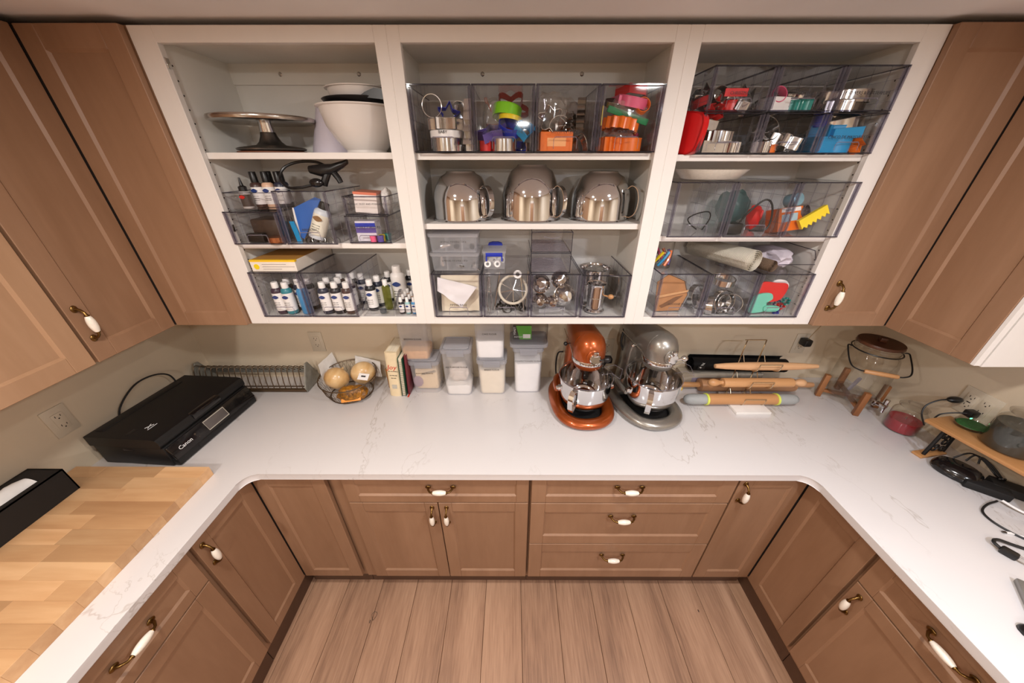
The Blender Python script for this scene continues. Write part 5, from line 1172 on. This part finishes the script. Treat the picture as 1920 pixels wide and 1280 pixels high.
slab('scraper', 'red rounded silicone scraper behind the mint one', REDP, smooth([(-.05, .0), (.03, .0), (.055, .04), (.05, .068), (.01, .072), (-.045, .075), (-.055, .04)]), (1.035, -.262, f+.05), (-8, 0, 0), .008)
slab('scraper', 'white rimmed scraper edge behind the red one', WHP, smooth([(-.03, .03), (.04, .03), (.062, .055), (.045, .08), (.0, .08)]), (1.040, -.255, f+.048), (-8, 0, 0), .004)
slab('scraper', 'mint silicone scraper at the front of its drawer', MNT, smooth([(-.045, 0), (.02, .0), (.03, .012), (.025, .035), (.045, .052), (.03, .075), (-.02, .072), (-.04, .05)]), (.995, -.275, f+.008), (-6, 0, 6), .008)
slab('scraper', 'second mint silicone piece under the mint scraper', MNT, smooth([(-.02, 0), (.03, 0), (.032, .02), (-.02, .022)]), (1.035, -.28, f+.012), (-4, 0, 0), .006)
for i, (m, nm) in enumerate(((BLU, 'blue'), (REDP, 'red'), (TEA, 'teal'), (VIO, 'violet'), (PNK, 'pink'), (NVY, 'navy'))):
    cutter(('star', 'heart', 'flower')[i % 3], .016, .012, m, (1.075+.012*(i % 3), -.262+.03*(i//3), f+.004+.022*(i % 4)), (60+10*i, 20*i, 0), 'tiny '+nm+' cutter beside the silicone scrapers')
for i_, (x_, y_, r_) in enumerate(((.80, -.19, .045), (.875, -.2, .040))):
    tag(place(B().lathe([(r_, 0), (r_+.0015, .001), (r_+.0015, .03), (r_, .031), (r_-.001, .03), (r_-.001, .001), (r_, 0)], 32, cap=False).o('pastry_ring', m_steel2), (x_, y_, f+.002)), ('wide steel pastry ring flat at the drawer back on the kraft side', 'wide steel pastry ring flat at the drawer back on the mint side')[i_], 'pastry ring')
cj = thing('jar', 'clear jar of colourful sprinkle strips at the cabinet side above the kraft drawer', 'jar', (.582, -.21, 1.5995))
B().lathe([(0, .001), (.040, .001), (.042, .004), (.042, .10), (.040, .105)], 32, cap=False).o('glass', m_glass, cj); B().lathe([(.041, .104), (.043, .106), (.043, .118), (0, .119)], 32).o('lid', m_sdark, cj)
for k, (m) in enumerate((ORN, PNK, BLU, REDP, m_black2, YEL, CYA, ORN, VIO)):
    a = k*2*PI/9; B().tube([(.034*math.cos(a+u), .034*math.sin(a+u), .012+.05*u) for u in (0, .35, .7, 1.05)], .006, 6).o('strip', m, cj)
def matroll(lab, loc, rot, r, L, m, turns):
    t = thing('rolled_mat', lab, 'mat', loc, rot=rot); b = B(); n = int(turns*64)
    sp = [((.004+(r-.004)*k/n+(.0011 if k % 2 else 0))*math.cos(2*PI*k/64), (.004+(r-.004)*k/n+(.0011 if k % 2 else 0))*math.sin(2*PI*k/64)) for k in range(n+1)]
    sp += [(sp[-1][0]+.02*q, -r-.0005) for q in ()]
    v = [V((x, 0, z)) for x, z in sp]+[V((x, L, z)) for x, z in sp]; b.add(v, [(i, i+1, n+2+i, n+1+i) for i in range(n)])
    bmesh.ops.solidify(b.b, geom=b.b.faces[:], thickness=.0024); b.o('mat', m, t, 40)
    return t
def corded(name, c1, c2):
    t = NT(name); tc = t.n('ShaderNodeTexCoord'); w = t.n('ShaderNodeTexWave', wave_type='BANDS', bands_direction='Y', i_Scale=55., i_Distortion=.2)
    t.l(tc.outputs['Object'], w.inputs['Vector']); rp = ramp(t, [(.25, c1), (.6, c2)]); t.l(w.outputs['Fac'], rp.inputs[0])
    b = t.n('ShaderNodeBsdfPrincipled', i_Roughness=.8); t.l(rp.outputs[0], b.inputs['Base Color'])
    bp = t.n('ShaderNodeBump', i_Strength=.6, i_Distance=.002); t.l(w.outputs['Fac'], bp.inputs['Height']); t.l(bp.outputs[0], b.inputs['Normal']); return t.surf(b.outputs[0])
mr1 = matroll('thick cream ribbed mat rolled up on the bottom drawers', (.893, -.300, 1.6435), (0, 0, R(22)), .041, .275, corded('cream_cord', c(246, 238, 222), c(252, 247, 236)), 5.5)
matroll('thin brown mat rolled up beside the cream one', (.972, -.296, 1.625), (0, 0, R(14)), .023, .24, corded('brown_cord', c(150, 124, 102), c(170, 144, 122)), 4)
tag(crumple('cloth_bag', mat('lavender_cloth', c(206, 196, 206), .7, bump=.4, bs=40), (1.045, -.17, 1.635), .055, .09, .033, .3, 11.3), 'lavender white cloth bundle beside the brown rolled mat', 'cloth')
st_ = thing('clear_tray', 'flat clear tray holding the lavender cloth bundle', 'tray', (1.065, -.16, 1.5995))
B().box(-.068, -.13, 0, .068, .13, .002).box(-.07, -.13, .0, -.068, .13, .075).box(.068, -.13, 0, .07, .13, .075).box(-.07, .128, 0, .07, .13, .075).box(-.07, -.13, 0, .07, -.128, .03).o('tray', m_bin, st_, 0)
B().tube([(-.07, -.13, .03), (.07, -.13, .03)], .0015, 5).tube([(.07, -.13, .03), (.07, -.1, .075), (.07, .13, .075)], .0015, 5).o('edge', m_edge, st_)

# ---------------- left cabinet
ck = thing('cake_turntable', 'metal cake turntable on the top shelf of the left cabinet', 'cake stand', (-.85, -.165, 1.9935))
B().lathe([(0, .004), (.085, .004), (.105, .008), (.107, .013), (.10, .016), (.045, .024), (.034, .034), (.026, .05), (.023, .062), (0, .062)], 40).o('base', mat('cast_grey', c(110, 106, 102), .3, .9), ck); B().lathe([(.105, 0), (.106, .001), (.106, .0045), (0, .0045)], 40).o('foot_ring', plastic('rust_rubber', 112, 66, 44, .7), ck)
B().lathe([(.0225, .0615), (.023, .064), (.021, .088), (.022, .091), (0, .091)], 28).o('post', m_steel, ck)
tt = B().lathe([(0, .089), (.15, .089), (.156, .091), (.158, .095), (.158, .101), (.156, .104), (0, .104)], 64).o('plate', mat('satin_alloy', c(190, 182, 174), .2, 1.), ck)
def wbowl(lab, loc, r, h, fr, m=None):
    t = thing('serving_bowl', lab, 'bowl', loc); fr_ = r*fr
    B().lathe([(fr_*.95, 0), (fr_, .001), (fr_, .008), (fr_*1.06, .011), (r*.72, h*.28), (r*.90, h*.58), (r*.965, h*.85), (r*.985, h*.96), (r*1.06, h*.975), (r*1.065, h), (r*.96, h), (r*.93, h*.84), (r*.86, h*.56), (r*.68, h*.28), (0, .016)], 52).o('bowl', m or m_porc, t, 40); return t
m_wcer = mat('white_melamine', c(226, 220, 216), .22, var=.01)
wbowl('large white serving bowl on the top shelf beside the turntable', (-.520, -.155, 1.9935), .128, .134, .52, m_wcer)
bl_ = thing('black_bowl', 'thin black bowl nested in the large white bowl', 'bowl', (-.505, -.152, 2.066)); B().lathe([(.05, 0), (.09, .03), (.122, .072), (.127, .078), (.124, .080), (.088, .034), (0, .004)], 44).o('bowl', m_black, bl_)
B().prism([(.03, .0), (.14, -.01), (.145, .012), (.08, .022), (.05, .012)], -.01, .01, M=T(0, -.10, .076) @ FRONT).o('tab', m_black, bl_)
wbowl('smaller white bowl nested on top of the black bowl', (-.505, -.145, 2.088), .108, .088, .5, m_wcer)
co = tag(B().lathe([(.075, 0), (.076, .002), (.030, .145), (.026, .146), (.022, .140), (.070, .004)], 36).o('cone_cup', mat('lilac_plastic', c(214, 206, 218), .4, var=.01)), 'pale lilac cone shaped cup behind the large white bowl', 'cup'); place(co, (-.668, -.086, 1.9935))

def bottle(lab, loc, r, h, mb, capm=None, lab_=True, tip=False, grp=None, ch=.16, rot=(0, 0, 0), emblem=None, lm=None):
    t = thing('food_color_bottle', lab, 'bottle', loc, group=grp, rot=tuple(R(a) for a in rot)); capm = capm or m_wplast
    hb = h*(1-ch)
    B().lathe([(0, 0), (r*.94, 0), (r, r*.08), (r, hb*.86), (r*.9, hb*.93), (r*.5, hb*.99), (r*.48, hb)], 20).o('body', mb, t, 40)
    if tip: B().lathe([(r*.75, hb-.001), (r*.75, hb+h*ch*.3), (r*.35, hb+h*ch*.4), (r*.12, h), (0, h)], 16).o('cap', capm, t)
    else: B().lathe([(r*.60, hb-.004), (r*.62, hb), (r*.58, h*.985), (r*.52, h), (0, h)], 16).o('cap', capm, t)
    if lab_:
        l = B().lathe([(r*1.012, hb*.12), (r*1.012, hb*.80)], 20, cap=False).o('label', lm or m_wplast, t)
        B().prism(smooth([(-r*.6, 0), (0, -r*.36), (r*.6, 0), (0, r*.36)], 3), 0, .0012, M=T(0, -r*1.005, hb*.66) @ FRONT).o('emblem', emblem or NVY, l)
        for k in range(3): B().box(-r*.5, -r*1.02, hb*(.28+.08*k), r*.45, -r*.9, hb*(.29+.08*k)).o('print_line', m_ink, l, 0)
    return t
DRK = [plastic('dye_plum', 58, 40, 56), plastic('dye_teal', 44, 128, 140), plastic('dye_black', 30, 30, 36), plastic('dye_navy', 40, 44, 62), plastic('dye_brown', 70, 48, 44), plastic('dye_sky', 60, 140, 196), plastic('dye_peach', 220, 180, 152), plastic('dye_olive', 150, 152, 70), plastic('dye_mint', 150, 190, 190)]
# middle shelf
drawer('low clear drawer with a brown case, left cabinet middle shelf', -1.000, -.812, 1.7065, 1.816, tz=.05)
drawer('tall clear drawer with a blue folder and bottle, left cabinet middle shelf', -.809, -.626, 1.7065, 1.881, 'AIRBRUSH', tz=.05)
drawer('low clear drawer of dusts with a lower compartment, left cabinet middle shelf', -.595, -.440, 1.7065, 1.80, 'EDIBLE MARKERS', tz=.055, yf=-.29, dep=.26)
drawer('small upper clear bin labelled for dust and powders, left cabinet middle shelf', -.595, -.440, 1.8015, 1.862, 'METALLIC DUST AND POWDERS', tz=.035, frontp=False, top=False, yf=-.275, dep=.24, ts=.0085, name='storage_bin')
f = 1.7095
bcs = thing('pencil_case', 'dark brown case and copper tin in the low drawer', 'case', (-.905, -.22, f)); B().box(-.05, -.04, .0, .055, .05, .075, .006).o('case', plastic('dark_brown_case', 58, 44, 36), bcs)
cpt = tag(B().lathe([(.028, 0), (.03, .002), (.03, .018), (0, .020)], 24).o('copper_tin', mat('copper_tin', c(186, 120, 82), .25, .9)), 'round copper tin at the front of the low drawer', 'tin'); cpt.location = (-.862, -.278, f)
bxk = tag(B().box(-.03, -.012, 0, .03, .012, .03, .003).o('small_black_box', m_black), 'small black box at the front of the low drawer', 'box'); bxk.location = (-.935, -.275, f)
ty = thing('clear_tray', 'open clear tray of dark capped bottles on the low drawer', 'tray', (-.906, -.15, 1.8185))
B().box(-.09, -.13, 0, .09, .13, .002).box(-.09, -.13, 0, -.088, .13, .055).box(.088, -.13, 0, .09, .13, .055).box(-.09, -.13, 0, .09, -.128, .055).o('tray', m_bin, ty, 0)
B().tube([(-.09, -.13, .055), (.09, -.13, .055)], .0014, 5).tube([(-.09, -.13, .055), (-.09, .13, .055)], .0014, 5).o('edge', m_edge, ty)
zt_ = 1.8215
bottle('slim bottle with a black nozzle tip and red round emblem on the open tray', (-.940, -.255, zt_), .017, .098, plastic('grey_body', 196, 190, 186), m_black, True, True, ch=.42, emblem=REDP, lm=plastic('charcoal_label', 66, 56, 52))
for i, (x, y, mb_) in enumerate(((-.918, -.215, DRK[4]), (-.880, -.210, DRK[6]), (-.842, -.2, DRK[3]), (-.90, -.16, DRK[2]), (-.860, -.155, DRK[3]))):
    bottle('black capped colour bottle, number '[:19]+' bottle '+('behind the nozzle bottle', 'with a peach body at the tray centre', 'with a navy body beside the tall drawer', 'in the second row of the tray', 'in the back corner of the tray')[i], (x, y, zt_), .019, .115, mb_, m_black, ch=.28)
bf = thing('blue_folder', 'blue folded card standing in the tall drawer', 'card', (-.735, -.262, f+.01), rot=(R(-6), R(4), 0)); B().prism([(-.045, .0), (-.035, -.006), (.045, .135), (.025, .14), (-.055, .10)], 0, .003, M=FRONT).o('card', plastic('blue_card', 40, 96, 176), bf, 0)
B().prism([(-.058, .02), (-.046, .0), (-.052, .10), (-.062, .10)], -.003, .001, M=FRONT).o('page_edge', m_wplast, bf, 0)
bfc = tag(B().prism([(-.012, 0), (.006, 0), (-.004, .07), (-.02, .07)], 0, .004, M=FRONT).o('cyan_card', CYA, None, 0), 'cyan card edge beside the blue folder', 'card'); place(bfc, (-.782, -.27, f))
bottle('white labelled bottle with an orange top band leaning in the tall drawer', (-.722, -.268, f+.012), .027, .13, plastic('milky_body', 206, 212, 220), m_black, True, False, rot=(-8, 24, 0), emblem=plastic('brown_print', 124, 84, 40), lm=plastic('cream_label', 228, 222, 206))
for i in range(5): cutter('circle', .010, .012, m_sdark, (-.755+.026*i, -.262, f+.002), (70, 20*i, 0), 'small dark steel fitting at the bottom of the tall drawer', 'fittings in the tall drawer')
hs2 = thing('headset', 'glossy black looped headset on top of the tall drawer', 'headset', (-.70, -.235, 1.885))
B().tube(spl([(.012, -.02, .012), (-.03, -.035, .004), (-.075, -.03, .005), (-.105, -.01, .03), (-.095, .01, .062), (-.05, .02, .080), (.01, .02, .082), (.05, .015, .07)]), .0045, 8).o('band', m_black, hs2)
B().ball((.022, -.02, .018), .016, 1.5, .8, .9).o('pad', m_prg, hs2); loft(B(), [ring(x, 0, z, a, q, 'z', 14) if 0 else [V((x, p.y*1., z+p.z)) for p in [V((0, a*math.cos(k*PI/7), q*math.sin(k*PI/7))) for k in range(14)]] for x, z, a, q in ((.0, .058, .012, .012), (.04, .055, .02, .020), (.08, .06, .018, .016), (.12, .075, .012, .010), (.135, .082, .008, .008))]).o('arm', m_black, hs2)
B().tube([(.06, 0, .05), (.045, -.005, .022), (.04, -.006, .008)], [.012, .012, .010], 10).o('foot', m_black, hs2); B().tube([(.08, 0, .05), (.095, -.005, .03), (.10, -.006, .018)], [.011, .010, .009], 10).o('foot', m_black, hs2)
wc_ = thing('carton', 'white carton with an orange lid standing in the powders bin', 'box', (-.530, -.20, 1.8045), rot=(0, R(4), R(6))); B().box(-.042, -.045, 0, .036, .06, .066, .001).o('box', plastic('white_card', 232, 220, 216, .6), wc_, 0); B().box(-.043, -.046, .060, .037, .061, .068).o('lid_band', plastic('coral_print', 214, 120, 92), wc_, 0)
ws = tag(crumple('white_pouch', m_wplast, (-.468, -.185, 1.84), .018, .03, .042, .18, 4.9), 'white foil pouch standing beside the white carton', 'pouch')
lb_ = thing('marker_box', 'white carton with a cobalt stripe in the low dusts drawer', 'box', (-.530, -.25, 1.7095)); B().box(-.04, -.02, 0, .032, .03, .07, .001).o('box', plastic('lilac_card', 214, 208, 220, .6), lb_, 0); B().box(-.04, -.0206, .05, .032, -.0198, .064).o('stripe', BLU, lb_, 0); B().box(-.04, -.0206, .03, .032, -.0198, .048).o('stripe', VIO, lb_, 0)
for i, (m, nm) in enumerate(((YEL, 'yellow'), (TEA, 'teal'), (PNK, 'pink'), (VIO, 'violet'))):
    o = tag(B().lathe([(.011, 0), (.011, .014), (.012, .0145), (.012, .022), (0, .022)], 16).o('dust_pot', m), 'tiny '+nm+' dust pot at the front of the low dusts drawer', 'pot'); o.location = (-.484+.0-.0*i, -.262+.02*0, 1.7095) if i == 0 else ((-.51+.026*(i-2), -.277, 1.7095) if i > 1 else (-.47, -.235, 1.7095))
# bottom shelf
drawer('clear drawer of colour bottles at the cabinet side, left cabinet bottom shelf', -.997, -.806, 1.4225, 1.603, tz=.05)
drawer('clear drawer of colour bottles next to the open trays, left cabinet bottom shelf', -.805, -.614, 1.4225, 1.603, tz=.05)
f = 1.4255
rows = [(-.940, -.27, 0, 'plum bodied bottle with a red dot cap'), (-.900, -.272, 1, 'teal bodied bottle'), (-.922, -.225, 2, 'black bodied bottle behind the plum one'), (-.876, -.228, 3, 'navy bodied bottle behind the teal one'), (-.838, -.272, 5, 'sky blue bottle turned with its back forward'), (-.84, -.22, 2, 'black bodied bottle behind the sky blue one')]
for x, y, k, nm in rows: bottle(nm+' in the side bottle drawer', (x, y, f), .0205, .128, DRK[k], lab_=(k != 5))
rows = [(-.755, -.27, 3, 'navy bottle turned sideways'), (-.708, -.268, 2, 'black bodied bottle at the front'), (-.660, -.270, 4, 'brown bodied bottle with an orange dot cap'), (-.765, -.215, 2, 'black bottle behind the navy one'), (-.72, -.212, 3, 'navy bottle in the second row'), (-.672, -.215, 0, 'plum bottle in the second row'), (-.74, -.155, 4, 'brown bottle in the third row'), (-.69, -.15, 2, 'black bottle in the third row'), (-.646, -.16, 3, 'navy bottle in the third row')]
for x, y, k, nm in rows: bottle(nm+' in the bottle drawer next to the trays', (x, y, f), .0205, .128, DRK[k])
yb = thing('cake_kit_box', 'flat white carton with a yellow top edge on the bottle drawer', 'box', (-.897, -.30, 1.6045), R(0)); B().box(-.083, 0, 0, .086, .27, .042, .001).o('carton', plastic('white_carton', 232, 222, 210, .6), yb, 0); B().box(-.0835, -.0005, .036, .0865, .012, .0428).o('yellow_edge', plastic('yellow_band', 236, 190, 30, .6), yb, 0)
B().box(-.0825, .012, .0419, .0855, .2695, .0428).o('lid_print', plastic('ochre_print', 176, 128, 60, .6), yb, 0); B().lathe([(.010, 0), (.010, .001)], 16, M=T(-.062, 0, .018) @ RX(90)).o('sun_print', YEL, yb, 0)
for k, L in enumerate((.09, .12, .07)): B().box(-.040, -.0008, .026-.009*k, -.040+L, 0, .028-.009*k).o('print_line', mat('grey_print', c(170, 160, 156), .7), yb, 0)
ot = thing('clear_tray', 'open clear tray of tall bottles on the bottom shelf of the left cabinet', 'tray', (-.540, -.30, 1.4205))
def otray(t, w, d, hf, hb):
    b = B().box(-w, 0, 0, w, d, .002).box(-w, d-.002, 0, w, d, hb).box(-w, 0, 0, w, .002, hf)
    for s in (-1, 1): b.prism([(0, 0), (d, 0), (d, hb), (d*.35, hb), (0, hf)], 0, .002, M=T(s*w-(0 if s < 0 else .002), 0, 0) @ MX(((0, 0, 1, 0), (1, 0, 0, 0), (0, 1, 0, 0), (0, 0, 0, 1))))
    b.o('tray', m_bin, t, 0)
    for s in (-1, 1): B().tube([(s*w, 0, hf), (s*w, d*.35, hb), (s*w, d, hb)], .0016, 5).o('side_edge', m_edge, t)
    B().tube([(-w, 0, hf), (w, 0, hf)], .0014, 5).o('front_edge', m_edge, t)
otray(ot, .063, .27, .028, .075)
ot2 = thing('clear_tray', 'open clear tray of tiny bottles on the bottom shelf of the left cabinet', 'tray', (-.427, -.30, 1.4205)); otray(ot2, .045, .27, .028, .075)
bottle('slim olive oil bottle with a white cap on the open tray', (-.522, -.225, 1.424), .016, .125, clear('olive_liquid', (.70, .72, .42, 1), .8, .05, body=.45, bcol=c(150, 152, 70)), lab_=False)
bottle('large white bottle behind the olive one', (-.487, -.165, 1.424), .030, .165, m_wplast, ch=.14)
bottle('black bodied bottle on the open tray beside the drawer', (-.582, -.235, 1.424), .0205, .128, DRK[2])
bottle('navy bottle behind the black one on the open tray', (-.57, -.185, 1.424), .0205, .128, DRK[3])
bottle('black bottle in the back corner of the open tray', (-.545, -.125, 1.424), .0205, .128, DRK[2])
bottle('black bottle behind the large white bottle', (-.455, -.105, 1.424), .0205, .130, DRK[2])
gj = thing('glitter_jar', 'small clear jar of dark glitter at the front of the open tray', 'jar', (-.528, -.278, 1.424)); B().box(-.016, -.012, 0, .016, .012, .036, .002).o('case', m_binf, gj, 0); B().box(-.011, -.008, .002, .011, .008, .020, .002).o('glitter', plastic('dark_glitter', 66, 76, 82), gj, 0)
tiny = [('black ink', 2), ('pale mint', 8), ('sky blue', 5), ('plum', 0), ('navy', 3), ('teal', 1), ('brown', 4), ('peach', 6), ('second navy', 3), ('second peach', 6), ('second plum', 0), ('second brown', 4)]
for i, (nm, k) in enumerate(tiny):
    bottle('tiny '+nm+' colour bottle in the small tray, row '+('one', 'two', 'three', 'four')[i//3], (-.452+.026*(i % 3), -.275+.034*(i//3), 1.424), .0105, .068, DRK[k], ch=.26)
